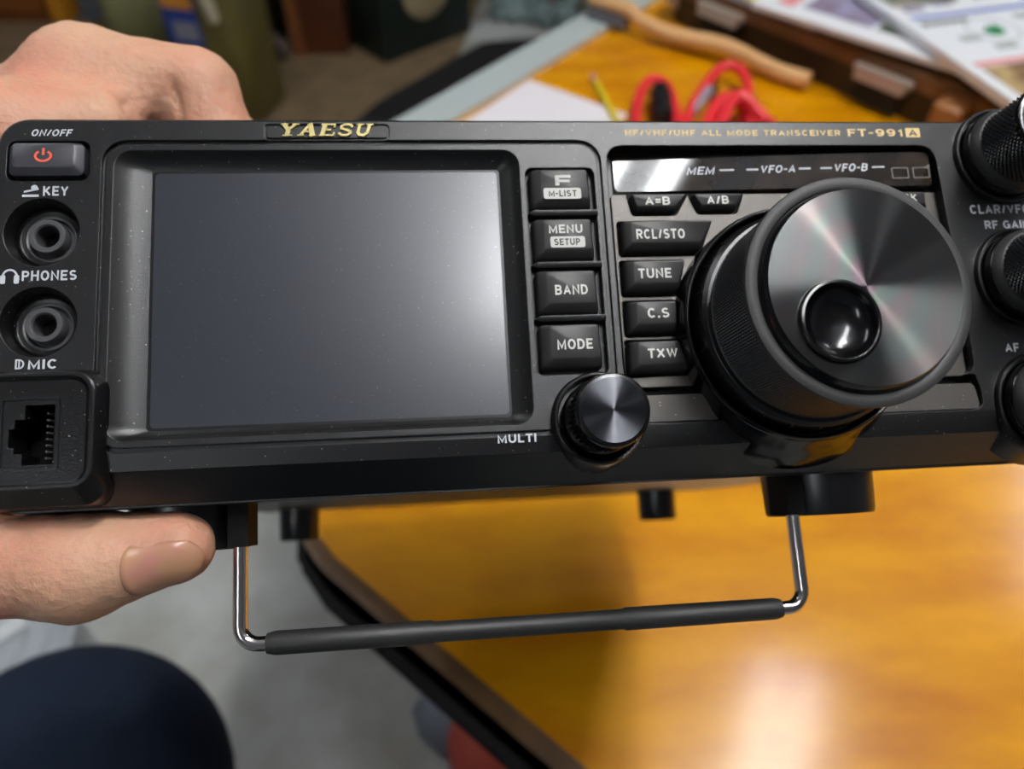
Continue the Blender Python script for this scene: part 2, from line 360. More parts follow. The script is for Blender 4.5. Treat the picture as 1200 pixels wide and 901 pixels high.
cuts.append(B().loft([at(rrect(42.0, -17.9, 57.5, 28.9, 1.6), 1), at(rrect(42.0, -17.9, 57.5, 28.9, 1.6), -2.2)]).mesh('c'))
# right hand recess: key field above, lower plate with a groove between
cuts.append(B().loft([at(rpoly([(60.6, -21.2), (141.6, -21.2), (139.8, 34.2), (60.6, 34.2)], 4), 1), at(rpoly([(60.6, -21.2), (141.6, -21.2), (139.8, 34.2), (60.6, 34.2)], 4), -4.2)]).mesh('c'))
cuts.append(B().prism(rpoly([(63.0, -28.9), (142.4, -28.9), (141.6, -20.6), (63.0, -20.6)], 3), -2.2, 1).mesh('c'))
cuts.append(B().prism(rrect(63.0, -22.6, 141.4, -20.9, 0.6), -7, 1).mesh('c'))
# power key pocket, jacks
cuts.append(B().loft([at(rrect(-65.3, 26.4, -49.0, 35.4, 1.8), 1), at(rrect(-65.0, 26.7, -49.3, 35.1, 1.8), -3)]).mesh('c'))
JC = [(-57.8, 15.4), (-57.6, -3.4)]
for c in JC:
    cuts.append(B().lathe([(7.6, 1), (7.3, 0), (6.9, -1.2), (6.4, -3.6), (5.0, -4.4), (5.0, -9)], c, 48, True, True).mesh('c'))
# badge outline
cuts.append(B().ring(rrect(-13.8, 35.5, 12.6, 39.2, 0.8), rrect(-13.3, 36.0, 12.1, 38.7, 0.5), -0.4, 1).mesh('c'))
# screws wells, mic socket well
cuts.append(B().prism(rrect(-63.5, -34.5, -50.0, -18.0, 1), -9, 4).mesh('c'))
cut(fp, cuts)
me_ = fp.data; me_.materials.append(M['bezel']); me_.materials.append(M['facet'])
for pl in me_.polygons:
    c_ = pl.center/S
    if -45 < c_.x < 41.5 and -28.6 < c_.y < 33.8 and c_.z < -0.05: pl.material_index = 1
    if c_.y < -33 and pl.normal.y < -0.5 and pl.normal.z > 0.1: pl.material_index = 2
# key field plate with slots
def slot(loop, g=0.7): return inset(loop, -g, -g, -g, -g-0.1)
KEYS = {'rcl': [(63.0, 9.4), (80.4, 9.4), (83.9, 16.3), (63.0, 16.3)], 'tune': [(62.8, 0.1), (74.6, 0.1), (76.6, 7.1), (62.8, 7.1)],
        'cs': [(62.8, -9.0), (73.6, -9.0), (73.8, -2.1), (62.8, -2.1)], 'txw': [(62.3, -18.0), (75.2, -17.8), (73.4, -11.0), (62.5, -11.0)],
        'eq': [(66.6, 19.0), (76.0, 19.0), (79.0, 22.9), (65.6, 22.9)], 'ab': [(81.7, 19.2), (90.2, 19.2), (92.2, 22.9), (79.9, 22.9)], 'lock': [(126.0, 19.0), (136.6, 19.0), (136.6, 22.9), (124.4, 22.9)]}
kp = B().prism(rpoly([(61.6, -20.8), (141.0, -20.8), (140.2, 23.4), (61.6, 23.4)], 0.6), -4.4, -2.4).build('key_surround', M['panel'], fp)
M['metalgrey'] = mat('grey metallic paint', (92, 88, 84), 0.42, 0.55, bump=0.10, bscale=2600, bevel=0.0003, dust=0.5)
kp.data.materials.clear(); kp.data.materials.append(M['metalgrey'])
cut(kp, [B().prism(rpoly(slot(l), 0.9), -6, 1).mesh('c') for l in KEYS.values()] + [B().lathe([(25.2, 1), (25.2, -6)], DC, 64, True, True).mesh('c')])
lp = B().prism(rpoly([(63.3, -28.6), (142.0, -28.6), (141.2, -22.8), (63.3, -22.8)], 1.4), -2.6, -0.9).build('lower_plate', M['metalgrey'], fp)
B().box(62.5, -27, -13, 141.5, 33.8, -4.15).build('pocket_back', M['dark'], fp)
# case behind
chassis = B().loft([at(rrect(-64.5, -38.6, XR-3, 38.4, 3), -12.9), at(rrect(-64.5, -38.6, XR-3, 38.4, 3), -252), at(rrect(-63.5, -37.6, XR-4, 37.4, 3), -253)]).build('chassis', M['case'], R)
for x, z in ((-17.6, -17), (18.5, -34), (140, -60)):
    b = B(); seg = [(math.cos(2*PI*k/16), math.sin(2*PI*k/16)) for k in range(16)]
    b.loft([[(x+cx*2.7, -38.2, z+cy*2.7) for cx, cy in seg], [(x+cx*2.6, -39.1, z+cy*2.6) for cx, cy in seg], [(x+cx*1.6, -39.4, z+cy*1.6) for cx, cy in seg]])
    b.box(x-1.6, -39.6, z-0.25, x+1.6, -39.3, z+0.25).box(x-0.25, -39.6, z-1.6, x+0.25, -39.3, z+1.6)
    b.build('screw', M['chrome'] if False else M['foot'], R)
# screen
B().prism(rrect(-37.6, -26.1, 36.7, 30.0, 0.6), -4.2, -3.1).build('screen', M['screen'], R)
M['lcdedge'] = mat('black lcd border', (10, 10, 11), 0.35)
B().ring(rrect(-37.6, -26.1, 36.7, 30.0, 0.6), rrect(-36.9, -25.3, 36.0, 29.4, 0.9), -3.15, -3.04).build('screen_border', M['lcdedge'], R)
# keys of the left column
def key(name, loop, z0, z1, l, b_, r_, t_, m, rad=0.7):
    top = inset(loop, l, b_, r_, t_)
    return B().loft([at(rpoly(loop, rad), z0), at(rpoly(loop, rad), z1-2.0), at(rpoly(inset(loop, l*0.25, b_*0.3, r_*0.2, t_*0.2), rad), z1-1.0), at(rpoly(top, rad), z1-0.12), at(rpoly(inset(top, .25, .25, .2, .2), rad), z1)]).build(name, m, R)
LEFTK = [(19.0, 28.1), (7.3, 16.6), (-4.7, 4.9), (-16.7, -7.0)]
TOPZ = 1.6
for i, (a, b) in enumerate(LEFTK):
    k = key('push_button', [(42.9, a), (56.2, a), (55.9, b), (42.9, b)], -4, TOPZ, 2.0, 2.0, 0.5, 0.4, M['key'])
    if i == 0:
        B().box(48.3, 24.0, TOPZ, 49.2, 26.4, TOPZ+0.05).box(48.3, 25.75, TOPZ, 51.8, 26.4, TOPZ+0.05).box(48.3, 24.75, TOPZ, 51.5, 25.3, TOPZ+0.05).build('legend', M['keyink'], k)
    for body, bx, plate in ([('M-LIST', (46.7, 21.4, 52.9, 22.9), (45.6, 20.9, 53.9, 23.4))], [('MENU', (46.2, 13.0, 53.6, 15.0), None), ('SETUP', (47.2, 10.3, 52.9, 11.8), (46.4, 9.8, 54.0, 12.3))],
                            [('BAND', (46.7, -0.8, 53.8, 1.5), None)], [('MODE', (46.4, -12.7, 54.0, -10.4), None)])[i]:
        if plate:
            B().prism(rrect(*plate, 0.5), TOPZ, TOPZ+0.05).build('legend_plate', M['keyink'], k)
            text('legend', body, bx, TOPZ+0.05, M['darkink'], k, bold=0.012)
        else: text('legend', body, bx, TOPZ, M['keyink'], k, bold=0.012)
for y in (18.15, 6.3, -5.65):
    B().loft([[(x, y+dy*0.9, -3) for x, dy in ((42.0, 0), (43.3, 1), (57.7, 1), (57.7, -1), (43.3, -1))], [(x, y+dy*0.9, 0.2) for x, dy in ((42.2, 0), (43.4, .9), (57.7, .9), (57.7, -.6), (43.4, -.6))], [(x, y+dy*0.7, 0.5) for x, dy in ((42.9, 0.4), (43.6, 1), (57.6, 1), (57.6, 0.1), (43.6, .1))]]).build('divider_bar', M['panel'], R)
# keys of the right field
for nm, loop in KEYS.items():
    small = nm in ('eq', 'ab', 'lock')
    z1 = -0.6 if small else 0.6
    k = key('push_button', loop, -4.3, z1, 0.4 if small else 1.6, 0.8 if small else 1.5, 0.5, 0.1 if small else 0.3, M['key'], 0.6)
    body, bx = {'rcl': ('RCL/STO', (65.8, 11.8, 76.8, 14.1)), 'tune': ('TUNE', (65.5, 2.8, 72.9, 5.1)), 'cs': ('C.S', (66.8, -6.1, 71.6, -3.9)), 'txw': ('TXW', (66.1, -15.0, 72.7, -12.8)),
                'eq': ('A=B', (68.8, 20.2, 74.6, 22.2)), 'ab': ('A/B', (83.2, 20.3, 88.3, 22.3)), 'lock': ('LOCK', (127.4, 20.3, 134.0, 22.3))}[nm]
    text('legend', body, bx, z1, M['keyink'], k, bold=0.02)
# indicator window
iw = B().loft([at(rrect(62.8, 24.6, 139.2, 33.4, 1.2), -6.4), at(rrect(62.8, 24.6, 139.2, 33.4, 1.2), -3.0), at(rrect(63.0, 24.8, 139.0, 33.2, 1.2), -2.7)]).build('indicator_window', M['strip'], R)
ZW = -2.7
text('legend', 'MEM', (80.0, 28.6, 87.0, 30.6), ZW, M['ink'], iw, 0.25, 0.015)
text('legend', 'VFO-A', (98.0, 28.6, 106.0, 30.6), ZW, M['ink'], iw, 0.25, 0.015)
text('legend', 'VFO-B', (115.8, 28.6, 123.8, 30.6), ZW, M['ink'], iw, 0.25, 0.015)
for a, b in ((88.0, 91.4), (94.4, 97.2), (107.0, 109.8), (112.2, 115.0), (124.8, 127.8)): B().box(a, 29.4, ZW, b, 29.8, ZW+0.04).build('dash', M['ink'], iw)
for x, s in ((129.4, 'TX'), (134.6, 'RX')):
    B().ring(rrect(x, 26.6, x+4.2, 29.4, .3), rrect(x+.3, 26.9, x+3.9, 29.1, .2), ZW, ZW+.04).build('indicator_frame', M['inkdim'], iw)
TILT = math.radians(2.0)      # the window leans a little towards the screen
iw.matrix_local = Matrix.Translation((100*S, 0, -2.7*S)) @ Matrix.Rotation(-TILT, 4, 'Y') @ Matrix.Translation((-100*S, 0, 2.7*S))
# front lettering
text('lettering', 'ON/OFF', (-60.7, 36.3, -52.6, 37.9), 0, M['ink'], fp, 0.25, 0.02)
text('lettering', 'KEY', (-57.9, 23.2, -53.0, 25.3), 0, M['ink'], fp, 0, 0.03)
text('lettering', 'PHONES', (-61.1, 5.1, -50.7, 7.3), 0, M['ink'], fp, 0, 0.03)
text('lettering', 'MIC', (-59.1, -13.0, -53.8, -11.0), 0, M['ink'], fp, 0, 0.03)
text('lettering', 'MULTI', (32.9, -31.7, 41.0, -29.9), -0.1, M['ink'], fp, 0, 0.02)
text('lettering', 'HF/VHF/UHF ALL MODE TRANSCEIVER', (65.3, 36.5, 116.9, 38.0), 0, M['goldink'], fp, 0, 0.012, wt=0.21, gap=0.2)
text('lettering', 'FT-991', (118.7, 36.4, 132.4, 38.3), 0, M['goldink'], fp, 0, 0.02)
B().prism(rrect(133.2, 36.2, 136.8, 38.5, 0.2), 0, 0.04).build('lettering_plate', M['goldink'], fp)
text('lettering', 'A', (133.9, 36.5, 136.1, 38.2), 0.04, M['darkink'], fp, 0, 0.02)
text('lettering', 'CLAR/VFO-B', (146.4, 16.9, 164.8, 19.2), 0, M['ink'], fp, 0, 0.02)
text('lettering', 'RF GAIN', (149.5, 13.2, 160.8, 15.3), 0, M['ink'], fp, 0, 0.02)
text('lettering', 'AF GAIN', (149.5, -16.2, 160.8, -14.1), 0, M['ink'], fp, 0, 0.02)
# small pictograms: morse key, headphones, microphone
B().box(-61.9, 23.0, 0, -58.7, 23.5, .05).prism([(-61.6, 23.9), (-58.8, 24.5), (-58.8, 24.9), (-61.6, 24.3)], 0, .05).prism([(-59.6+.65*math.cos(a*PI/6), 25.0+.6*math.sin(a*PI/6)) for a in range(12)], 0, .05).build('key_symbol', M['ink'], fp)
b = B(); arc = [(math.cos(PI*k/10), math.sin(PI*k/10)) for k in range(11)]
b.loft([[( -63.4+1.5*c, 6.2+1.5*s_, z) for c, s_ in arc]+[(-63.4+1.1*c, 6.2+1.1*s_, z) for c, s_ in reversed(arc)] for z in (0, .05)])
b.prism(rrect(-65.2, 4.6, -64.2, 6.4, .3), 0, .05).prism(rrect(-62.6, 4.6, -61.6, 6.4, .3), 0, .05).build('headphone_symbol', M['ink'], fp)
D = [(-61.5, -12.9), (-60.8, -12.9)]+[(-60.8+1.0*math.cos(a), -11.9+1.0*math.sin(a)) for a in np.linspace(-PI/2, PI/2, 9)]+[(-61.5, -10.9)]
Di = inset(D, .35, .3, .3, .3)
B().ring(D, Di, 0, .05).box(-60.9, -12.8, 0, -60.6, -11.0, .05).build('microphone_symbol', M['ink'], fp)
# raised maker's badge, wide slab letters
b = B(); zb = 0.45
def stroke(pts, wd, sk=0.22):
    for (xa, ya), (xb, yb) in zip(pts[:-1], pts[1:]):
        d = Vector((xb-xa, yb-ya)); n_ = Vector((-d.y, d.x)).normalized()*wd/2; e = d.normalized()*wd*0.3
        q = [(xa-e.x+n_.x, ya-e.y+n_.y), (xa-e.x-n_.x, ya-e.y-n_.y), (xb+e.x-n_.x, yb+e.y-n_.y), (xb+e.x+n_.x, yb+e.y+n_.y)]
        b.loft([[(BX+(x+sk*(y-.5))*W_, BY+y*2.55, -.05) for x, y in q], [(BX+(x+sk*(y-.5))*W_, BY+y*2.55, zb*.7) for x, y in q], [(BX+(x+sk*(y-.5))*W_*.999, BY+y*2.55, zb) for x, y in inset(q, .02, .02, .02, .02)]])
BY = 36.4; W_ = 3.1
for ch, x in (('Y', -10.3), ('A', -6.2), ('E', -2.1), ('S', 1.8), ('U', 5.5)):
    BX = x
    if ch == 'Y': stroke([(.1, 1), (.5, .5)], .3); stroke([(.9, 1), (.5, .5)], .22); stroke([(.5, .5), (.5, 0)], .32); stroke([(-.08, 1), (.35, 1)], .14); stroke([(.7, 1), (1.1, 1)], .14); stroke([(.25, 0), (.78, 0)], .14)
    if ch == 'A': stroke([(.1, 0), (.55, 1)], .22); stroke([(.55, 1), (.92, 0)], .34); stroke([(.3, .35), (.8, .35)], .14); stroke([(-.08, 0), (.3, 0)], .14); stroke([(.7, 0), (1.1, 0)], .14)
    if ch == 'E': stroke([(.25, 0), (.25, 1)], .32); stroke([(.05, 1), (.95, 1)], .16); stroke([(.05, 0), (1.0, 0)], .16); stroke([(.25, .5), (.75, .5)], .15); stroke([(.95, 1), (.95, .75)], .12); stroke([(1.0, 0), (1.0, .28)], .12)
    if ch == 'S':
        pts = [(.92, .8), (.75, .97), (.4, 1), (.15, .85), (.2, .62), (.55, .5), (.85, .36), (.88, .15), (.62, 0), (.28, .03), (.1, .2)]
        stroke(pts, .2)
    if ch == 'U': stroke([(.2, 1), (.2, .3), (.35, .05), (.65, .02), (.85, .25), (.88, 1)], .24); stroke([(-.02, 1), (.45, 1)], .14); stroke([(.68, 1), (1.1, 1)], .14)
b.build('badge_lettering', M['gold'], R, None)
# power key
pk = B().loft([at(rrect(-64.4, 27.3, -49.9, 34.4, 1.2), -3), at(rrect(-64.4, 27.3, -49.9, 34.4, 1.2), 0.6), at(rrect(-63.6, 28.6, -51.2, 34.0, 0.9), 1.6), at(rrect(-63.4, 28.8, -51.5, 33.8, 0.8), 1.75)]).build('power_button', M['powerkey'], R)
b = B(); cx, cy = -57.4, 31.1; ao = [math.radians(125+290*k/20) for k in range(21)]
b.loft([[(cx+1.75*math.cos(a), cy+1.35*math.sin(a), z) for a in ao]+[(cx+1.25*math.cos(a), cy+.88*math.sin(a), z) for a in reversed(ao)] for z in (1.75, 1.82)])
b.box(cx-.25, cy+.2, 1.75, cx+.25, cy+1.7, 1.82).build('power_symbol', M['redink'], pk)
# jacks
for nm, c in zip(('key_jack', 'phones_jack'), JC):
    j = B().lathe([(5.2, -8.5), (5.2, -4.3), (4.9, -4.0), (4.4, -4.2), (4.3, -5), (3.75, -5), (3.7, -2.5), (3.5, -2.2), (2.6, -2.2), (2.3, -2.6), (2.15, -9)], c, 48, True, False).build(nm, M['jack'], R)
    B().lathe([(2.1, -6.6), (0.01, -6.6)], c, 24).build('jack_bore', M['dark'], j)
    B().lathe([(5.0, -4.05), (5.9, -3.9), (6.3, -3.2)], c, 48).build('jack_seat', M['boss'], j)
# microphone socket boss
o0 = rrect(-72, -40.4, -43.4, -13.2, 4.5, 8); o1 = rrect(-71, -37.0, -45.0, -14.0, 4.2, 8); o2 = rrect(-70, -36.2, -46.2, -14.9, 3.6, 8); o3 = rrect(-69.5, -35.6, -47.0, -15.8, 3.0, 8)
clampx = lambda lp: [(max(x, -66.6), y) for x, y in lp]
bo = B().loft([at(clampx(o0), -5.5), at(clampx(inset(o0, .1, .3, .3, .1)), -0.5), at(clampx(o1), 2.6), at(clampx(inset(o1, .3, .3, .3, .3)), 3.0), at(clampx(o2), 3.0), at(clampx(o3), 2.0)]).build('microphone_boss', M['boss'], R)
sock = [(-53.0, -20.4), (-58.4, -20.4), (-58.4, -23.2), (-60.2, -23.2), (-60.2, -25.0), (-61.2, -25.0), (-61.2, -28.6), (-60.2, -28.6), (-60.2, -29.8), (-58.6, -29.8), (-58.6, -32.0), (-53.0, -32.0)]
cut(bo, [B().prism(sock, -12, 5).mesh('c'), B().prism(rrect(-62.3, -33.0, -51.9, -19.4, .5), 1.55, 5).mesh('c')])
so = B().box(-63, -34, -10, -51, -18.6, -8.6).build('microphone_socket', M['dark'], R)
for k in range(8): B().loft([[(-53.9, -21.6-1.25*k, -8.5), (-53.9, -22.0-1.25*k, -8.5), (-53.6, -22.0-1.25*k, -8.5), (-53.6, -21.6-1.25*k, -8.5)], [(-55.6, -21.6-1.25*k, -1.0), (-55.6, -22.0-1.25*k, -1.0), (-55.2, -22.0-1.25*k, -1.0), (-55.2, -21.6-1.25*k, -1.0)]]).build('contact', M['jack'], so)
# ---- main dial
collar = B().lathe([(26.3, -6.2), (26.1, 3.4), (25.9, 4.2), (25.5, 4.6), (25.1, 4.5), (24.9, 4.0), (24.7, 2), (24.5, -6)], DC, 96).build('dial_collar', M['gloss'], R)
b = B(); arcs = [math.radians(a) for a in np.linspace(212, 328, 40)]
prof = [(25.6, -7), (25.9, 3.6), (26.5, 2.6), (27.4, 0.4), (28.8, -2.0), (30.4, -4.2), (31.2, -7)]
fade = lambda a: min(1, math.sin((a-math.radians(212))/math.radians(116)*PI)*1.8)
b.loft([[(DC[0]+(25.6+(r_-25.6)*fade(a))*math.cos(a), DC[1]+(25.6+(r_-25.6)*fade(a))*math.sin(a), z) for r_, z in prof] for a in arcs]); b.build('dial_plinth', M['gloss'], R, 50)
sr = B(); sr.lathe([(24.2, -6), (24.1, 3.5), (23.4, 7.6), (22.6, 8.4), (21.0, 8.6)], DC, 96)
for k in range(24):
    a = 2*PI*k/24; ca, sa = math.cos(a), math.sin(a)
    def pt(r, t, z): return (DC[0]+r*ca-t*sa, DC[1]+r*sa+t*ca, z)
    sr.loft([[pt(23.2, -.25, 5.0), pt(24.3, -.25, 4.0), pt(24.3, .25, 4.0), pt(23.2, .25, 5.0)], [pt(22.8, -.2, 7.6), pt(23.7, -.2, 6.8), pt(23.7, .2, 6.8), pt(22.8, .2, 7.6)]])
sr.build('outer_dial_ring', M['satin'], R)
def knurl(c, r, z0, z1, nc, nz, h):
    """diamond knurling: low lattice, raised points"""
    b = B(); vs = []; fs = []
    def low(i, j): return (c[0]+r*math.cos(2*PI*(i+.5*(j % 2))/nc), c[1]+r*math.sin(2*PI*(i+.5*(j % 2))/nc), z0+(z1-z0)*j/nz)
    for j in range(nz+1):
        for i in range(nc): vs.append(low(i, j))
    L_ = lambda i, j: j*nc+i % nc
    for j in range(0, nz-1):
        for i in range(nc):
            o = 1 if j % 2 else 0          # the cell stands on (i, j); its sides are on row j+1
            a, l, r2, t = L_(i, j), L_(i-1+o, j+1), L_(i+o, j+1), L_(i, j+2)
            th = 2*PI*(i+.5*o)/nc; vs.append((c[0]+(r+h)*math.cos(th), c[1]+(r+h)*math.sin(th), z0+(z1-z0)*(j+1)/nz)); k = len(vs)-1
            fs += [(a, r2, k), (r2, t, k), (t, l, k), (l, a, k)]
    return b.add(vs, fs)
dg = knurl(DC, 21.35, 9.0, 26.1, 118, 30, 0.55).build('tuning_dial', M['rubber'], R, None)
B().lathe([(20.8, 8.4), (21.7, 8.6), (21.9, 9.0), (21.2, 9.3)], DC, 96).lathe([(21.0, 25.8), (22.1, 25.9), (22.35, 26.4), (22.2, 27.2), (21.6, 27.5), (20.3, 27.5), (19.9, 27.3), (19.8, 26.4)], DC, 96).build('dial_rim', M['rim'], dg)
DD = (DC[0]-6.2, DC[1]-6.6)
cp = B().lathe([(20.0, 26.3), (19.8, 27.4), (19.0, 29.3), (18.8, 29.5)], DC, 96).build('dial_cap_edge', M['gloss'], dg)
# brushed cap with a hole for the finger dimple (origin on the dial axis so the spinning marks run round it)
b = B(); n_ = 128; ring_o = [(18.8*math.cos(2*PI*i/n_), 18.8*math.sin(2*PI*i/n_)) for i in range(n_)]
capm = bpy.data.meshes.new('dial_cap')
bm = bmesh.new()
def circ(cx_, cy_, r_, z_): return [bm.verts.new(((cx_+r_*math.cos(2*PI*i/n_))*S, (cy_+r_*math.sin(2*PI*i/n_))*S, z_*S)) for i in range(n_)]
oc = circ(0, 0, 18.8, 0); ic = circ(-6.2, -6.6, 7.3, 0)
for i in range(n_):
    j = (i+1) % n_; bm.faces.new((oc[i], oc[j], ic[j], ic[i]))
bm.to_mesh(capm); bm.free()
dc = obj_from('dial_cap', capm, M['spun'], dg); dc.location = (DC[0]*S, DC[1]*S, 29.5*S)
B().lathe([(7.9, 29.4), (7.9, 29.9), (7.6, 30.4), (7.1, 30.5), (6.8, 30.2), (6.6, 29.4), (5.8, 28.3), (4.4, 27.4), (2.4, 26.9), (0.01, 26.75)], DD, 64).build('finger_dimple', M['gloss'], dg)
# ---- small knob
B().lathe([(11.0, -6.4), (10.4, -3.5), (10.0, -0.5), (9.8, 2.2), (9.4, 2.8), (8.9, 2.7), (8.6, 1.2), (8.4, -4)], MC, 64).build('knob_collar', M['boss'], R)
mk = B().lathe([(7.9, -4), (7.9, 3.4), (7.5, 4.6), (6.9, 5.4)], MC, 64)
for k in range(40):
    a = 2*PI*k/40; ca, sa = math.cos(a), math.sin(a)
    P_ = lambda r, t, z: (MC[0]+r*ca-t*sa, MC[1]+r*sa+t*ca, z)
    mk.loft([[P_(6.5, -.3, 5.0), P_(7.25, -.22, 5.0), P_(7.25, .22, 5.0), P_(6.5, .3, 5.0)], [P_(6.5, -.3, 12.6), P_(7.15, -.22, 12.6), P_(7.15, .22, 12.6), P_(6.5, .3, 12.6)]])
mk.lathe([(6.75, 4.8), (6.75, 12.8), (7.3, 13.0), (7.3, 14.2), (7.0, 14.7), (6.3, 14.8)], MC, 64)
mko = mk.build('multi_knob', M['gloss'], R)
mc = MB(S).lathe([(6.35, 0), (4, 0.0), (2, 0), (0.01, 0)], (0, 0), 64).build('knob_cap', M['spundark'], mko, None); mc.location = (MC[0]*S, MC[1]*S, 14.82*S)
# ---- concentric knobs at the right end
for c in KC:
    fl = 1.0 if c[1] < -20 else 0.0
    B().lathe([(12.0+fl*1.4, -7), (12.0+fl*.6, -4), (11.9+fl*.2, -1.0), (11.8, 0.8), (11.5, 1.3), (10.9, 1.2), (10.7, 0), (10.6, -4)], c, 64).build('knob_collar', M['boss'], R)
    B().lathe([(10.4, -4), (10.4, 2.6), (10.2, 3.2), (9.9, 3.5), (9.2, 3.5)], c, 64).build('knob_skirt', M['gloss'], R)
    B().lathe([(10.1, 3.4), (10.0, 4.6), (9.2, 5.6), (8.7, 5.7)], c, 64).build('outer_knob', M['rim'], R)
    g = knurl(c, 8.5, 5.2, 15.7, 48, 18, 0.55).build('inner_knob', M['rubber'], R, None)
    B().lathe([(8.2, 15.4), (8.8, 15.6), (9.0, 16.2), (8.8, 17.0), (8.2, 17.3), (6.8, 17.3)], c, 64).build('knob_edge', M['gloss'], g)
    kc = MB(S).lathe([(6.9, 0), (4, 0), (0.01, 0)], (0, 0), 48).build('knob_cap', M['spundark'], g, None); kc.location = (c[0]*S, c[1]*S, 17.31*S)
# ---- feet and wire stand
def yl(b, prof, cx, cz, seg=40):
    return b.loft([[(cx+r*math.cos(2*PI*i/seg), y, cz+r*math.sin(2*PI*i/seg)) for i in range(seg)] for r, y in prof])
for cx in (113.2, -34.6): yl(B(), [(13.2, -38.4), (13.0, -40), (12.6, -49.6), (12.2, -50.3), (9.0, -50.3), (8.6, -49.6), (0.05, -49.6)], cx, -24).build('front_foot', M['foot'], R)
for cx in (126, -40): yl(B(), [(9.0, -38.4), (8.8, -40), (8.6, -51.9), (8.2, -52.5), (6.0, -52.5), (5.8, -52), (.05, -52)], cx, -203).build('rear_foot', M['foot'], R)
for cx in (101.8, -21.9): B().box(cx-2.1, -49.9, -22, cx+2.1, -38.4, -12.5).build('stand_hinge', M['dark'], R)
arcp = lambda cx, cy, r, a0, a1: [(cx+r*math.cos(a0+(a1-a0)*k/6), cy+r*math.sin(a0+(a1-a0)*k/6), -15.0) for k in range(7)]
wire = [(-21.9, -42, -15.0)]+arcp(-18.0, -66.2, 3.9, PI, 1.5*PI)+arcp(98.2, -66.6, 3.9, -PI/2, 0)+[(101.8, -42, -15.0)]
st = B().tube(wire, 1.55, 16).build('wire_stand', M['chrome'], R, 60)
sl = B()
yv = lambda x: -70.1+(x+18)*(-0.4/116)
xs = [-16.6, -16.4, -14.5, 18, 18.6, 60, 60.6, 95.0, 96.6, 96.8]; rs = [1.6, 2.1, 2.5, 2.5, 2.2, 2.2, 2.5, 2.4, 2.0, 1.6]
sl.tube([(x, yv(x), -15.0) for x in xs], rs, 20); sl.build('rubber_sleeve', M['sleeve'], st, 30)
# ------------------------------------------------------------------ the hand (same local frame as the radio)
H = [  # a, b, ra, rb, blend
 ((-68.5, 72.5, -40), (-39, 68.5, -37), 13.8, 11.0, 3),          # index, first bone
 ((-39, 68.0, -37), (-32.5, 52, -40), 11.0, 9.6, 1.6), ((-32.5, 52, -40), (-38, 48.2, -47), 9.6, 8.8, 1.6),
 ((-72, 65, -62), (-38, 66, -61), 12.5, 10.8, 1.6), ((-38, 66, -61), (-31, 51, -64), 10.8, 9.4, 1.6), ((-31, 51, -64), (-38, 47.6, -71), 9.4, 8.6, 1.6),
 ((-76, 60, -84), (-43, 63, -84), 13.5, 10.2, 1.6), ((-43, 63, -84), (-36, 50, -87), 10.2, 9.0, 1.6), ((-36, 50, -87), (-42, 47.2, -93), 9.0, 8.4, 1.6),
 ((-79, 54, -103), (-53, 58, -104), 12, 9.0, 1.6), ((-53, 58, -104), (-46, 49, -106), 9.0, 8.0, 1.6), ((-46, 49, -106), (-50, 46.4, -111), 8.0, 7.6, 1.6),
 ((-68.5, 72.5, -40), (-91, 24, -42), 13.8, 15.5, 4), ((-72, 65, -62), (-92, 24, -62), 12.5, 15.5, 4), ((-77, 60, -84), (-98, 24, -80), 13, 16, 9), ((-80, 54, -103), (-102, 20, -90), 12, 14, 9),
 ((-92, 30, -42), (-108, -22, -52), 17, 19, 12), ((-98, 24, -80), (-112, -22, -70), 16, 18, 12),
 ((-68.5, 72.5, -42), (-102, 54, -48), 13.6, 15, 4), ((-102, 54, -48), (-98, 10, -50), 15, 17, 8),
 ((-80, 48, -26), (-59.5, 52.5, -27), 13, 9.0, 11), ((-80, 48, -26), (-93, 10, -30), 13, 18, 9),   # web between thumb and index
 ((-93, 10, -30), (-98, -22, -30), 18, 18, 10),
 ((-96, -26, -28), (-79, -48.5, -15), 17, 12.4, 8), ((-79, -48.5, -15), (-54, -51.6, -14), 12.2, 11.0, 4), ((-54, -51.6, -14), (-34.2, -49.0, -13.2), 10.6, 7.6, 4),
 ((-54, -53.0, -11), (-46, -52.0, -10.5), 8.2, 6.4, 4),
 ((-110, -22, -60), (-150, -52, -48), 20, 22, 14), ((-150, -52, -48), (-300, -150, 10), 23, 34, 16)]
FH0 = blob_field(H, 0)
def FH(P):
    d = FH0(P)
    # keep the flesh clear of the radio it presses against
    for c_, h_ in (((51.75, -0.1, -132.0), (116.25, 38.5, 121.0)), ((51.75, -0.2, -6.5), (119.25, 40.7, 6.5))):
        e = np.abs(P-np.array(c_))-np.array(h_)
        box = np.linalg.norm(np.maximum(e, 0), axis=-1)+np.minimum(e.max(-1), 0)
        d = np.maximum(d, -(box-0.25))
    return d
def crease(V, pts, wdt, depth):
    C_ = np.zeros(3); best = np.full(len(V), 1e9)
    for a, b in zip(pts[:-1], pts[1:]):
        best = np.minimum(best, np.abs(sd_caps(V, a, b, 0, 0)))
    return depth*np.exp(-(best/wdt)**2)
def gradF(F, V, h=0.3):
    g = np.stack([F(V+np.eye(3)[i]*h)-F(V-np.eye(3)[i]*h) for i in range(3)], -1)
    return g/np.maximum(np.linalg.norm(g, axis=1, keepdims=True), 1e-9)
def onskin(px):
    return px
def warp_hand(V):
    n_ = gradF(FH0, V); d = np.zeros(len(V))
    for pts, wdt, dep in HC: d += crease(V, pts, wdt, dep)
    # folds wander a little
    d += 0.12*np.sin(V[:, 0]*0.9+V[:, 1]*0.5)*np.sin(V[:, 1]*0.8+V[:, 2]*0.7)
    return V-n_*d[:, None]
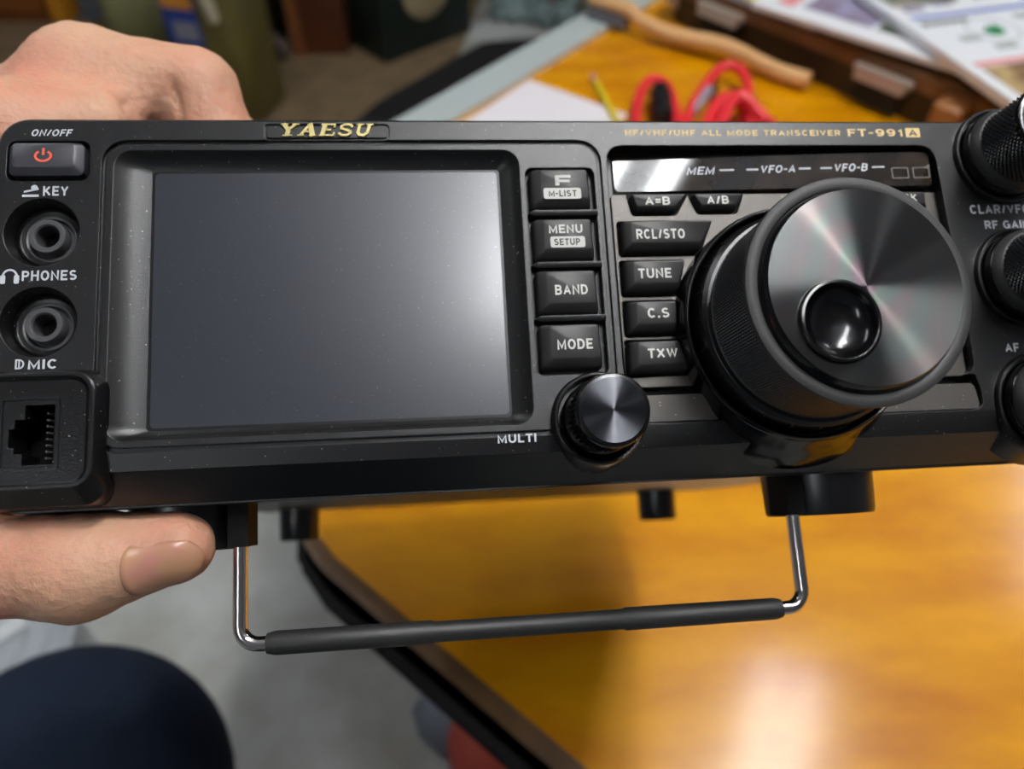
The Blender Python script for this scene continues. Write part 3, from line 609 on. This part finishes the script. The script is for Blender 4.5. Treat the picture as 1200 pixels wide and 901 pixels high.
HC = [([(-41.5, 66, -27), (-41, 60, -28), (-40.5, 53, -30)], 1.1, 2.2),        # fold where the index bends
      ([(-60, 66, -24), (-56, 60, -20), (-53, 52, -18)], 1.2, 1.6), ([(-53, 58, -26), (-51, 53, -27), (-50.5, 48, -28)], 2.2, 3.5),
      ([(-47, 64, -26), (-46, 56, -28)], 0.8, 0.6),
      ([(-57.5, -62.5, -12), (-58.5, -57, -4.5), (-58.5, -50, -2.5)], 0.8, 0.5), ([(-51.5, -62, -12), (-52, -57, -5), (-52.5, -50, -3)], 0.8, 0.6), ([(-61.5, -60, -6), (-62.5, -52, -3)], 0.8, 0.35)]
hand = solid('hand', FH, (-215, -130, -125), (-14, 100, 16), 1.3, M['skin'], None, S, warp_hand)
hand.matrix_world = PM
tag(hand, 'bare left hand gripping the radio, thumb below and fingers over the top', 'hand')
# thumb nail laid on the thumb's outer side
def surf(p, dr):
    p = np.array(p, float); dr = np.array(dr, float)/np.linalg.norm(dr); t = 0.0
    for _ in range(60): t += -float(FH0((p+dr*t)[None])[0])*0.8
    return p+dr*t
nv = []; NU, NVv = 14, 10
ax0 = np.array([-42.6, -50.3, -13.5]); ax1 = np.array([-27.8, -48.6, -13.0])
nd = np.array([0.05, -0.52, 0.85]); sd_ = np.cross(nd, ax1-ax0); sd_ /= np.linalg.norm(sd_)
for i in range(NU+1):
    u = i/NU; ctr = ax0+(ax1-ax0)*u
    for j in range(NVv+1):
        v = -1+2*j/NVv
        uu = u + (0.14*(v*v) if u < .5 else -0.16*(v*v))*abs(2*u-1)
        ctr2 = ax0+(ax1-ax0)*uu; dr = nd+sd_*v*0.95
        p = surf(ctr2, dr); lift = 0.34*(1-abs(v)**3*1.25)
        nv.append(tuple(p+dr/np.linalg.norm(dr)*lift))
nf = [(i*(NVv+1)+j, i*(NVv+1)+j+1, (i+1)*(NVv+1)+j+1, (i+1)*(NVv+1)+j) for i in range(NU) for j in range(NVv)]
nb_ = MB(S); nb_.add(nv, nf); nail = nb_.build('thumb_nail', M['nail'], hand, 60)
sm = nail.modifiers.new('s', 'SOLIDIFY'); sm.thickness = 0.0006; sm.offset = -1
# ------------------------------------------------------------------ background: desk
M['desk'] = mat('amber varnished wood', (212, 145, 0), 0.4, col2=(186, 114, 0), nscale=11, nstretch=(1, 2.6, 1), bump=0.10, bscale=60, coat=0.6, coat_rough=0.15, spec=0.15, ramp=(0.38, 0.68))
M['edge'] = mat('worn brown edge', (112, 82, 50), 0.45, col2=(92, 66, 40), nscale=30)
M['apron'] = mat('black desk apron', (9, 9, 9), 0.75, bump=0.05, bscale=200)
M['alu'] = mat('pale grey metal edging', (190, 200, 198), 0.4, 0.2, bump=0.03, bscale=300)
desk = thing('desk', 'amber varnished wooden desk with worn brown front edge, under the radio', 'desk', (0, 0, 0))
A = [(0.35, -0.132), (-0.118, 0.252), (-0.136, 0.275), (-0.140, 0.30), (-0.150, 0.735), (0.62, 1.69), (1.75, 0.75), (0.98, -0.20)]
top = MB().loft([[(x, y, 0.722) for x, y in A], [(x, y, 0.75) for x, y in A]]).build('tabletop', M['desk'], desk, 30)
def strip(p, q, w0, w1, z0, z1, name, m):
    d = (Vector(q)-Vector(p)).normalized(); n_ = Vector((-d.y, d.x))
    return MB().prism([tuple(Vector(p)+n_*w0), tuple(Vector(q)+n_*w0), tuple(Vector(q)+n_*w1), tuple(Vector(p)+n_*w1)], z0, z1).build(name, m, desk, 30)
def offs(pts, o):
    r_ = []
    for i, p in enumerate(pts):
        a = Vector(pts[max(i-1, 0)]); b = Vector(pts[min(i+1, len(pts)-1)]); d = (b-a).normalized(); r_.append((p[0]-d.y*o, p[1]+d.x*o))
    return r_
fr = [A[0], A[1], A[2], A[3], A[4]]
e_in, e_out, e_in2 = offs(fr, 0.010), offs(fr, -0.010), offs(fr, -0.012)
b = MB(); b.loft([[(p[0], p[1], 0.7505) for p in e_in], [(p[0], p[1], 0.7515) for p in fr], [(p[0], p[1], 0.744) for p in e_out], [(p[0], p[1], 0.718) for p in e_out], [(p[0], p[1], 0.718) for p in e_in]], False, False, False).build('edge_band', M['edge'], desk, 50)
a_o, a_i = offs(fr, -0.006), offs(fr, 0.016)
b = MB(); b.loft([[(p[0], p[1], 0.718) for p in a_i], [(p[0], p[1], 0.718) for p in a_o], [(p[0], p[1], 0.702) for p in a_o], [(p[0], p[1], 0.702) for p in a_i]], False, False, False).build('apron', M['apron'], desk, 50)
strip((-0.150, 0.735), (0.62, 1.69), -0.022, 0.026, 0.72, 0.757, 'metal_edging', M['alu'])
for x, y in ((0.10, 0.46), (0.36, -0.05), (0.60, 1.58), (1.62, 0.76), (0.95, -0.10), (-0.08, 0.72)): MB().box(x-0.025, y-0.025, 0, x+0.025, y+0.025, 0.722).build('leg', M['apron'], desk)
Z = 0.7505
# paper, pencil
M['paper'] = mat('white paper', (226, 220, 224), 0.7, bump=0.02, bscale=40)
u1 = Vector((-0.60, -0.80)); u2 = Vector((0.80, -0.60)); p0 = Vector((0.021, 0.905))
pp = [tuple(p0), tuple(p0+u1*0.20), tuple(p0+u1*0.20+u2*0.14), tuple(p0+u2*0.14)]
tag(MB().prism(pp, Z, Z+0.0012).build('paper_sheet', M['paper']), 'blank white sheet of paper on the desk beside the metal edging', 'paper')
M['yellow'] = mat('yellow pencil paint', (214, 190, 40), 0.4); M['pink'] = mat('eraser pink', (196, 130, 110), 0.7); M['wood'] = mat('bare pencil wood', (214, 176, 120), 0.6)
pc = thing('pencil', 'yellow pencil lying on the desk next to the white paper', 'pencil', (0.099, 0.905, Z+0.004), math.atan2(-0.086, 0.016))
MB().tube([(0.012, 0, 0), (0.15, 0, 0)], 0.0042, 6).build('shaft', M['yellow'], pc, None)
MB().tube([(-0.006, 0, 0), (0.0, 0, 0), (0.012, 0, 0)], [0.0036, 0.0042, 0.0042], 10).build('eraser', M['pink'], pc)
MB().tube([(0.15, 0, 0), (0.168, 0, 0)], [0.0042, 0.0008], 8).build('point', M['wood'], pc)
# red cable coil and black plug
M['red'] = mat('red cable sheath', (222, 44, 52), 0.4); M['blackp'] = mat('black plug plastic', (20, 20, 21), 0.4); M['greyp'] = mat('grey plug plastic', (146, 138, 150), 0.4)
def spline(pts, n=8):
    P_ = [Vector(p) for p in pts]; P_ = [P_[0]]+P_+[P_[-1]]; o = []
    for i in range(1, len(P_)-2):
        for k in range(n):
            t = k/n; a, b_, c, d = P_[i-1:i+3]
            o.append(0.5*((2*b_)+(c-a)*t+(2*a-5*b_+4*c-d)*t*t+(3*b_-a-3*c+d)*t**3))
    return o+[P_[-2]]
cb = thing('cable', 'coiled red cable with black and grey plugs on the desk', 'cable', (0, 0, 0))
def cord(pts, r): MB().tube(spline([(x, y, Z+h) for x, y, h in pts]), r, 10).build('cord', M['red'], cb)
cord([(0.142, 0.70, .006), (0.137, 0.775, .010), (0.146, 0.835, .016), (0.165, 0.872, .018), (0.181, 0.848, .018), (0.184, 0.79, .012), (0.188, 0.74, .007), (0.22, 0.71, .006), (0.26, 0.74, .006)], 0.0062)
cord([(0.18, 0.745, .010), (0.197, 0.795, .018), (0.225, 0.855, .020), (0.252, 0.894, .022), (0.270, 0.889, .022), (0.274, 0.855, .018), (0.262, 0.81, .012), (0.245, 0.75, .008)], 0.0062)
cord([(0.200, 0.75, .012), (0.225, 0.795, .020), (0.248, 0.812, .022), (0.272, 0.796, .018), (0.292, 0.76, .010), (0.300, 0.72, .008)], 0.0066)
cord([(0.20, 0.735, .022), (0.222, 0.785, .030), (0.24, 0.80, .032), (0.256, 0.785, .028), (0.262, 0.74, .016)], 0.0075)
cord([(0.215, 0.73, .034), (0.235, 0.775, .042), (0.250, 0.782, .042), (0.27, 0.755, .03)], 0.0066)
MB().tube([(0.168, 0.790, Z+.012), (0.168, 0.795, Z+.012), (0.170, 0.835, Z+.018), (0.171, 0.846, Z+.019), (0.171, 0.850, Z+.019)], [0.006, 0.0125, 0.0125, 0.010, 0.003], 16).build('plug', M['blackp'], cb)
MB().tube([(0.195, 0.79, Z+.016), (0.225, 0.835, Z+.024)], [0.006, 0.0052], 12).build('sleeve', M['greyp'], cb)
MB().tube(spline([(0.225, 0.78, Z+.004), (0.232, 0.84, Z+.004), (0.246, 0.885, Z+.004)]), 0.0028, 8).build('black_lead', M['blackp'], cb)
# wooden handled brush
M['beech'] = mat('pale beech handle', (222, 176, 122), 0.5, col2=(206, 156, 100), nscale=60, nstretch=(1, 6, 6)); M['bristle'] = mat('grey bristles', (92, 92, 98), 0.7, bump=0.4, bscale=900)
br = thing('wire_brush', 'wire brush with long wavy pale wooden handle lying in front of the case', 'brush', (0.105, 1.078, Z+0.0088), math.atan2(-0.187, 0.232)); br.rotation_euler.y = 0.024
lo_ = []
for k in range(25):
    x = 0.318*k/24; wv = 0.0025*math.sin(k*0.5+0.4); hw = 0.0095+0.0018*math.cos(k*0.5); z0 = 0.012 if k < 6 else 0.004+0.003*math.sin(k*.5)
    if k in (0, 24): hw *= 0.7
    lo_.append([(x, wv+cx*hw, z0+0.010+cz*0.010) for cx, cz in [(math.cos(a), math.sin(a)) for a in np.linspace(0, 2*PI, 13)[:-1]]])
MB().loft(lo_).build('handle', M['beech'], br, 60)
MB().loft([at(rrect(0.002, -0.010, 0.062, 0.010, 0.004), 0.0), at(rrect(0.004, -0.008, 0.060, 0.008, 0.004), 0.014)]).build('bristles', M['bristle'], br)
# brown case with two latches
M['casebrown'] = mat('brown case rim', (112, 76, 46), 0.4, col2=(90, 58, 36), nscale=25); M['casedark'] = mat('dark brown case side', (40, 28, 21), 0.5, col2=(30, 22, 18), nscale=30); M['latch'] = mat('worn nickel latch', (178, 164, 152), 0.34, 0.45)
M['tan'] = mat('tan leather handle', (150, 100, 58), 0.5)
ca = math.atan2(-0.757, 0.653)
cs = thing('case', 'low brown case with two nickel latches at the back of the desk', 'case', (0.213, 1.078, Z), ca)
cl = 0.56
b = MB(); b.loft([at(rrect(0, 0.004, cl, 0.30, 0.012), 0), at(rrect(0, 0.0, cl, 0.30, 0.012), 0.036)]).build('body', M['casedark'], cs)
b = MB(); b.loft([at(rrect(-0.002, -0.004, cl+.002, 0.302, 0.012), 0.038), at(rrect(-0.002, -0.004, cl+.002, 0.302, 0.012), 0.054), at(rrect(0.006, 0.004, cl-.006, 0.294, 0.012), 0.058)]).build('lid', M['casebrown'], cs)
for x in (0.058, 0.288):
    l_ = MB().loft([at(rrect(x, -0.018, x+0.062, 0.0, 0.003), 0.032), at(rrect(x, -0.016, x+0.062, 0.0, 0.003), 0.046)]).build('latch', M['latch'], cs)
    MB().box(x+0.004, -0.010, 0.006, x+0.058, -0.0005, 0.030).build('catch_plate', M['apron'], l_)
    MB().tube([(x-0.004, -0.008, 0.042), (x+0.066, -0.008, 0.042)], 0.005, 10).build('hinge_pin', M['latch'], l_)
MB().loft([at(rrect(0.390, -0.032, 0.418, 0.0, 0.006), 0.006), at(rrect(0.390, -0.034, 0.422, 0.0, 0.008), 0.046), at(rrect(0.394, -0.03, 0.418, 0.0, 0.008), 0.050)]).build('handle', M['tan'], cs)
MB().box(-0.006, 0.0, 0.02, 0.014, 0.03, 0.06).build('corner_cap', M['latch'], cs)
# magazines on the case
M['mag'] = mat('glossy white magazine', (226, 228, 232), 0.35, bump=0.02, bscale=30); M['pagegrey'] = mat('grey page edges', (176, 178, 184), 0.6)
M['bluebar'] = mat('blue print', (92, 116, 184), 0.4); M['redbar'] = mat('faded red print', (222, 138, 138), 0.4); M['greenprint'] = mat('green print', (26, 132, 74), 0.4); M['greytype'] = mat('grey type', (168, 172, 170), 0.5)
M['photo'] = mat('printed brown photo', (196, 170, 120), 0.4, col2=(112, 78, 52), nscale=26); M['photo2'] = mat('printed dark photo', (70, 84, 70), 0.4, col2=(176, 164, 150), nscale=30); M['photo3'] = mat('printed violet photo', (150, 146, 176), 0.4, col2=(120, 96, 104), nscale=30)
M['lemon'] = mat('yellow magazine cover', (226, 206, 60), 0.4, col2=(226, 222, 190), nscale=20); M['blackprint'] = mat('dark heading print', (70, 70, 66), 0.5); M['ringp'] = mat('pale grey print', (186, 196, 194), 0.5)
def magazine(lab, loc, rz, wd, hg, th, cov, edge, group=None):
    t = thing('magazine', lab, 'magazine', loc, rz)
    MB().box(0, 0, 0, wd, hg, th*0.85).build('pages', M[edge], t)
    c = MB().loft([at(rrect(-.001, -.001, wd+.001, hg+.001, .001), th*0.85), at(rrect(-.001, -.001, wd+.001, hg+.001, .001), th)]).build('cover', M[cov], t)
    return t, c, th
zl = Z+0.058
t, c, th = magazine('yellow covered magazine lying lowest on the brown case', (0.222, 1.06, zl+.0005), ca, 0.2, 0.22, 0.008, 'lemon', 'pagegrey')
t, c, th = magazine('white magazine with printed photographs lying along the brown case', (0.287, 0.951, zl+.009), -0.742, 0.36, 0.22, 0.006, 'mag', 'mag')
def flat(name, x0, y0, x1, y1, m, parent, z): return MB().box(x0, y0, z, x1, y1, z+.0004).build(name, M[m], parent)
flat('printed_picture', 0.05, 0.03, 0.135, 0.10, 'photo3', c, th); flat('printed_picture', 0.14, 0.03, 0.29, 0.12, 'photo2', c, th); flat('printed_picture', 0.03, 0.11, 0.13, 0.2, 'photo', c, th); flat('printed_text', 0.02, 0.022, 0.04, 0.1, 'redbar', c, th)
ma = math.atan2(0.257, 0.966)
p_ = Vector((0.492, 0.640)); t, c, th = magazine('white newsletter with round green emblem and red line, topmost on the case', (p_.x, p_.y, zl+.018), ma, 0.22, 0.40, 0.010, 'mag', 'mag')
# page local coordinates: x across the page, y up the page
flat('red_line', 0.012, 0.122, 0.215, 0.130, 'redbar', c, th); flat('printed_picture', 0.014, 0.02, 0.215, 0.119, 'photo', c, th)
flat('blue_bar', 0.016, 0.235, 0.20, 0.243, 'bluebar', c, th)
for k in range(5): flat('heading', 0.017+0.012*k, 0.218, 0.026+0.012*k, 0.227, 'blackprint', c, th)
MB().ring([(0.085+.030*math.cos(2*PI*k/32), 0.193+.030*math.sin(2*PI*k/32)) for k in range(32)], [(0.085+.0275*math.cos(2*PI*k/32), 0.193+.0275*math.sin(2*PI*k/32)) for k in range(32)], th, th+.0004).build('emblem_ring', M['ringp'], c)
MB().prism([(0.085+x*.001, 0.193+y*.001) for x, y in ((-9, -12), (2, -14), (10, -9), (12, 2), (8, 13), (3, 4), (-2, 10), (-8, 3), (-14, -2))], th, th+.0004).build('emblem', M['greenprint'], c)
for x, y in ((0.035, 0.175), (0.06, 0.150), (0.13, 0.21), (0.02, 0.255), (0.06, 0.262), (0.12, 0.27)): flat('printed_text', x, y, x+0.026, y+0.012, 'greytype' if y < .25 else 'photo3', c, th)
flat('printed_picture', 0.012, 0.27, 0.10, 0.34, 'photo2', c, th)
# ------------------------------------------------------------------ floor things at the back
M['mat'] = mat('brown floor mat', (140, 118, 88), 0.85, col2=(122, 102, 74), nscale=12); M['blackmat'] = mat('black rubber mat', (33, 32, 32), 0.7, bump=0.2, bscale=100)
tag(MB().prism([(-2.6, 1.35), (-0.35, 1.35), (-0.10, 3.2), (-2.6, 3.2)], 0.0002, 0.006).build('floor_mat', M['mat']), 'flat brown mat on the floor in front of the olive jugs', 'mat')
tag(MB().prism(rpoly([(-0.50, 2.05), (-0.42, 2.24), (-0.10, 2.66), (0.10, 2.70), (0.24, 2.45), (0.05, 1.2), (-0.45, 1.2)], 0.03), 0.0063, 0.018).build('rubber_mat', M['blackmat']), 'black rubber mat on the floor beside the desk edging', 'mat')
M['olive'] = mat('olive plastic', (104, 94, 46), 0.4, col2=(86, 78, 36), nscale=6, coat=0.2); M['blue'] = mat('blue label print', (30, 58, 138), 0.5); M['labelgrey'] = mat('silver grey label print', (132, 134, 146), 0.5); M['labelorange'] = mat('orange label print', (204, 136, 44), 0.5); M['cream'] = mat('cream plastic', (206, 196, 170), 0.45)
def jug(lab, loc, rz, wd, dp, ht, m, label):
    t = thing('jerry_can', lab, 'jug', loc, rz, 'olive plastic jugs')
    MB().loft([at(rrect(-wd/2+.015, -dp/2+.015, wd/2-.015, dp/2-.015, .03), 0), at(rrect(-wd/2, -dp/2, wd/2, dp/2, .045), .02), at(rrect(-wd/2, -dp/2, wd/2, dp/2, .045), ht*.74), at(rrect(-wd*.44, -dp*.42, wd*.44, dp*.42, .04), ht*.82), at(rrect(-wd*.30, -dp*.34, wd*.34, dp*.34, .03), ht*.93), at(rrect(-wd*.16, -dp*.2, wd*.2, dp*.2, .02), ht)]).build('body', m, t, 50)
    MB().lathe([(.001, ht+.05), (.03, ht+.05), (.032, ht+.045), (.032, ht+.01), (.028, ht-.005)], (wd*.02, 0), 24, False, False).build('cap', M['cream'], t)
    hz = ht*.80
    MB().tube(spline([(wd*.20, -dp*.36, ht*.92), (wd*.24, -dp*.56, ht*.86), (wd*.25, -dp*.60, ht*.70), (wd*.24, -dp*.48, ht*.55)]), .018, 12).build('grip', M['cream'], t)
    if label:
        lb = MB().box(-wd*.44, -dp/2-.0015, ht*.40, wd*.02, -dp/2+.001, ht*.66).build('label', M['blue'], t)
        MB().box(-wd*.42, -dp/2-.0025, ht*.58, wd*.00, -dp/2-.0012, ht*.65).build('label_band', M['labelorange'], lb)
        MB().box(-wd*.34, -dp/2-.0025, ht*.43, wd*-.02, -dp/2-.0012, ht*.52).build('label_band', M['labelgrey'], lb)
    return t
M['olive2'] = mat('pale olive plastic', (124, 124, 84), 0.4, col2=(98, 96, 58), nscale=6, coat=0.2)
jug('large olive plastic jug with blue and orange label, standing nearest the hand', (-0.835, 2.24, 0.0063), -0.28, 0.235, 0.20, 0.56, M['olive'], True)
jug('pale olive plastic jug without label, behind the hand next to the grey post', (-1.20, 2.66, 0.0063), 0.2, 0.30, 0.2, 0.29, M['olive2'], False)
# wooden cupboard and grey post at the far left
M['oak'] = mat('orange brown wood', (134, 78, 28), 0.45, col2=(112, 62, 22), nscale=6, nstretch=(1, 1, 6)); M['lit'] = mat('honey wood edge', (196, 132, 30), 0.4); M['post'] = mat('blue grey steel', (104, 112, 122), 0.4, 0.4)
cu_ = thing('cupboard', 'orange brown wooden cupboard on the floor at the far left', 'cupboard', (-2.13, 3.05, 0.0063))
MB().box(-0.42, -0.2, 0, 0.48, 0.25, 0.85).build('carcass', M['oak'], cu_); MB().box(0.475, -0.215, 0, 0.53, 0.255, 0.86).build('lit_edge', M['lit'], cu_)  # the cupboard's lit edge is painted as a paler strip
d_ = MB().box(-0.40, -0.218, 0.04, 0.46, -0.2, 0.82).build('cupboard_door', M['oak'], cu_); MB().lathe([(.001, .03), (.014, .028), (.016, .02), (.008, 0)], (0, 0), 16).build('knob', M['latch'], d_).matrix_local = Matrix.Translation((0.40, -0.218, 0.5)) @ Matrix.Rotation(PI/2, 4, 'X')
gp = thing('post', 'blue grey steel post between the cupboard and the pale jug', 'post', (-1.52, 2.93, 0.0063)); MB().box(-0.05, -0.04, 0.008, 0.07, 0.05, 1.0).build('shaft', M['post'], gp); MB().box(-0.07, -0.06, 0, 0.09, 0.07, 0.008).build('base_plate', M['post'], gp)
# wooden stool leg / box and dark stand
M['redwood'] = mat('reddish brown wood', (92, 44, 18), 0.5, col2=(72, 34, 14), nscale=8, nstretch=(1, 1, 5)); M['orangewood'] = mat('lighter wood edge', (126, 76, 38), 0.5)
wb = thing('wooden_crate', 'reddish brown wooden crate between the olive jug and the green box', 'crate', (-0.64, 2.68, 0.0063))
MB().box(-0.075, -0.09, 0, 0.085, 0.25, 0.5).build('side_panel', M['redwood'], wb); MB().box(-0.100, -0.10, 0, -0.062, 0.25, 0.5).build('corner_batten', M['orangewood'], wb)
M['dkmetal'] = mat('dark metal', (22, 19, 18), 0.5); M['barmetal'] = mat('grey brown metal bar', (98, 86, 78), 0.4, 0.4)
fs = thing('folding_stand', 'dark folding stand with a slanted grey bar, right of the olive jug', 'stand', (-0.86, 2.60, 0.0063))
MB().tube([(-0.10, 0.0, 0.26), (0.10, -0.03, 0.018)], 0.016, 12).build('slanted_bar', M['barmetal'], fs); MB().box(-0.11, 0.04, 0, 0.045, 0.26, 0.45).build('back_plate', M['dkmetal'], fs); MB().tube([(-0.06, -0.09, 0.012), (0.10, -0.05, 0.012)], 0.012, 10).build('foot_bar', M['dkmetal'], fs)
# green box with round beige dial
M['green'] = mat('very dark green paint', (14, 30, 22), 0.5, col2=(10, 22, 16), nscale=8); M['beige'] = mat('beige disc', (170, 154, 122), 0.5, col2=(150, 132, 98), nscale=8)
gb = thing('speaker_box', 'dark green box with a round beige disc on its side, standing on the floor', 'box', (-0.42, 2.52, 0.0063), 0.75)
MB().loft([at(rrect(0, 0, 0.38, 0.20, 0.012), 0), at(rrect(0, 0, 0.38, 0.20, 0.012), 0.46)]).build('cabinet', M['green'], gb)
dsc = MB().lathe([(0.001, 0.012), (0.07, 0.012), (0.088, 0.009), (0.10, 0)], (0, 0), 40).build('disc', M['beige'], gb); dsc.matrix_local = Matrix.Translation((0.19, 0.0, 0.195)) @ Matrix.Rotation(PI/2, 4, 'X')
# grey ribbed bin, pale bag, beige pot
M['greybin'] = mat('grey ribbed plastic', (118, 114, 108), 0.5); M['palebag'] = mat('pale blue plastic film', (140, 160, 158), 0.35, col2=(108, 128, 126), nscale=14, bump=0.5, bscale=40)
gbn = thing('ribbed_bin', 'grey ribbed bin on the floor behind the desk edging', 'bin', (0.30, 2.98, 0.0))
MB().loft([[((r_*(1+.03*(k % 2)))*math.cos(2*PI*k/48), (r_*(1+.03*(k % 2)))*math.sin(2*PI*k/48), z) for k in range(48)] for r_, z in ((.13, 0), (.15, .36))]).build('bucket', M['greybin'], gbn, 20)
MB().lathe([(.15, .34), (.163, .345), (.165, .36), (.15, .365)], (0, 0), 40).build('rim', M['greybin'], gbn)
rb = random.Random(3)
FB = blob_field([((-0.13+.27*k/9, .03*rb.uniform(-1, 1), .02), (-0.13+.27*k/9+rb.uniform(-.05, .05), .05*rb.uniform(-1, 1), .05+.05*rb.random()), .03, .018, .015) for k in range(10)], 0)
bag = solid('plastic_bag', FB, (-.22, -.12, -.005), (.24, .12, .16), .009, M['palebag']); bag.location = (0.08, 2.84, 0.012); bag.rotation_euler = (0, 0, -0.35)
tag(bag, 'crumpled pale blue plastic bag on the floor behind the black mat', 'bag')
bp_ = thing('pot', 'small beige pot beside the crumpled pale blue bag', 'pot', (0.06, 3.06, 0.0)); MB().lathe([(.001, 0), (.045, 0), (.055, .10), (.05, .115), (.03, .12), (.001, .12)], (0, 0), 24).build('jar', M['beige'], bp_); MB().lathe([(.048, .105), (.058, .107), (.058, .122), (.001, .124)], (0, 0), 24).build('lid', M['cream'], bp_)
# white tub at the lower left
M['tub'] = mat('milky white plastic', (186, 192, 196), 0.3, col2=(170, 176, 182), nscale=4, coat=0.3, sss=0.0); M['tublabel'] = mat('white label', (224, 228, 230), 0.5)
tb = thing('plastic_tub', 'milky white plastic tub with ringed lid on the floor left of the knee', 'tub', (-0.66, 0.40, 0.0))
MB().lathe([(.001, 0), (.085, 0), (.098, .25), (.10, .26)], (0, 0), 56).build('bucket', M['tub'], tb)
ld = MB().lathe([(.10, .248), (.107, .25), (.108, .268), (.102, .272), (.095, .266), (.078, .264), (.074, .270), (.070, .264), (.052, .264), (.048, .270), (.044, .264), (.001, .264)], (0, 0), 56).build('lid', M['tub'], tb)
MB().box(-0.06, -0.012, 0.2705, 0.05, 0.012, 0.2715).build('sticker', M['tublabel'], ld).rotation_euler = (0, 0, 0.75)
# red bundle under the desk edge
M['redcloth'] = mat('dusty red cloth', (206, 92, 76), 0.7, col2=(176, 70, 62), nscale=14, bump=0.3, bscale=80); M['greyfilm'] = mat('grey plastic film', (150, 156, 168), 0.35)
FR = blob_field([((0, 0, .05), (.0, .05, .07), .045, .038, .006), ((.075, -.035, .05), (.075, .01, .06), .045, .036, .006), ((.0, -.05, .04), (.0, 0, .05), .04, .045, .02), ((.08, -.09, .04), (.08, -.04, .05), .04, .04, .02)], 0)
rbd = thing('cloth_bundle', 'red cloth bundle with a grey film tail on the floor below the desk edge', 'bundle', (-0.042, 0.352, 0.0))
solid('cloth', FR, (-.08, -.16, -.02), (.15, .13, .14), .006, M['redcloth'], rbd)
MB().loft([[(-.11, .06, .004), (-.095, .02, .01), (-.06, -.01, .02)], [(-.08, .10, .03), (-.06, .06, .045), (-.03, .02, .04)], [(-.03, .11, .06), (-.01, .07, .075), (.0, .03, .07)]], False, False, False).build('film_tail', M['greyfilm'], rbd, 60).modifiers.new('s', 'SOLIDIFY').thickness = .002
# ------------------------------------------------------------------ the seated person's knee
M['denim'] = mat('dark navy cloth', (32, 42, 60), 0.85, col2=(27, 36, 52), nscale=300, bump=0.3, bscale=900, spec=0.2); M['shoe'] = mat('dark shoe leather', (30, 28, 27), 0.4); M['sole'] = mat('shoe sole', (60, 58, 54), 0.7)
ps = thing('person', 'seated person in dark navy trousers, knee and thigh showing at the lower left', 'person', (0, 0, 0))
FL = blob_field([((-.322, .150, .572), (-.25, -.30, .55), .104, .115, .02), ((-.322, .150, .572), (-.50, .22, .12), .092, .060, .05), ((-.50, .22, .12), (-.503, .215, .085), .062, .064, .02), ((-.24, -.30, .55), (-.10, -.36, .57), .12, .14, .08), ((-.10, -.36, .57), (-.06, -.40, .72), .15, .14, .08)], 0)
leg = solid('trousers', FL, (-.64, -.58, .02), (.12, .32, .90), .012, M['denim'], ps)
FS = blob_field([((-.503, .19, .045), (-.510, .38, .035), .042, .034, .02), ((-.503, .19, .04), (-.503, .20, .11), .042, .040, .02), ((-.503, .15, .04), (-.503, .19, .045), .036, .042, .02)], 0)
sh = solid('shoe', lambda P: np.maximum(FS(P), .012-P[..., 2]), (-.58, .08, 0.0), (-.43, .44, .17), .006, M['shoe'], ps)
MB().loft([at(rrect(-.547, .10, -.465, .425, .035), 0), at(rrect(-.549, .098, -.463, .427, .035), .014)]).build('sole', M['sole'], sh)
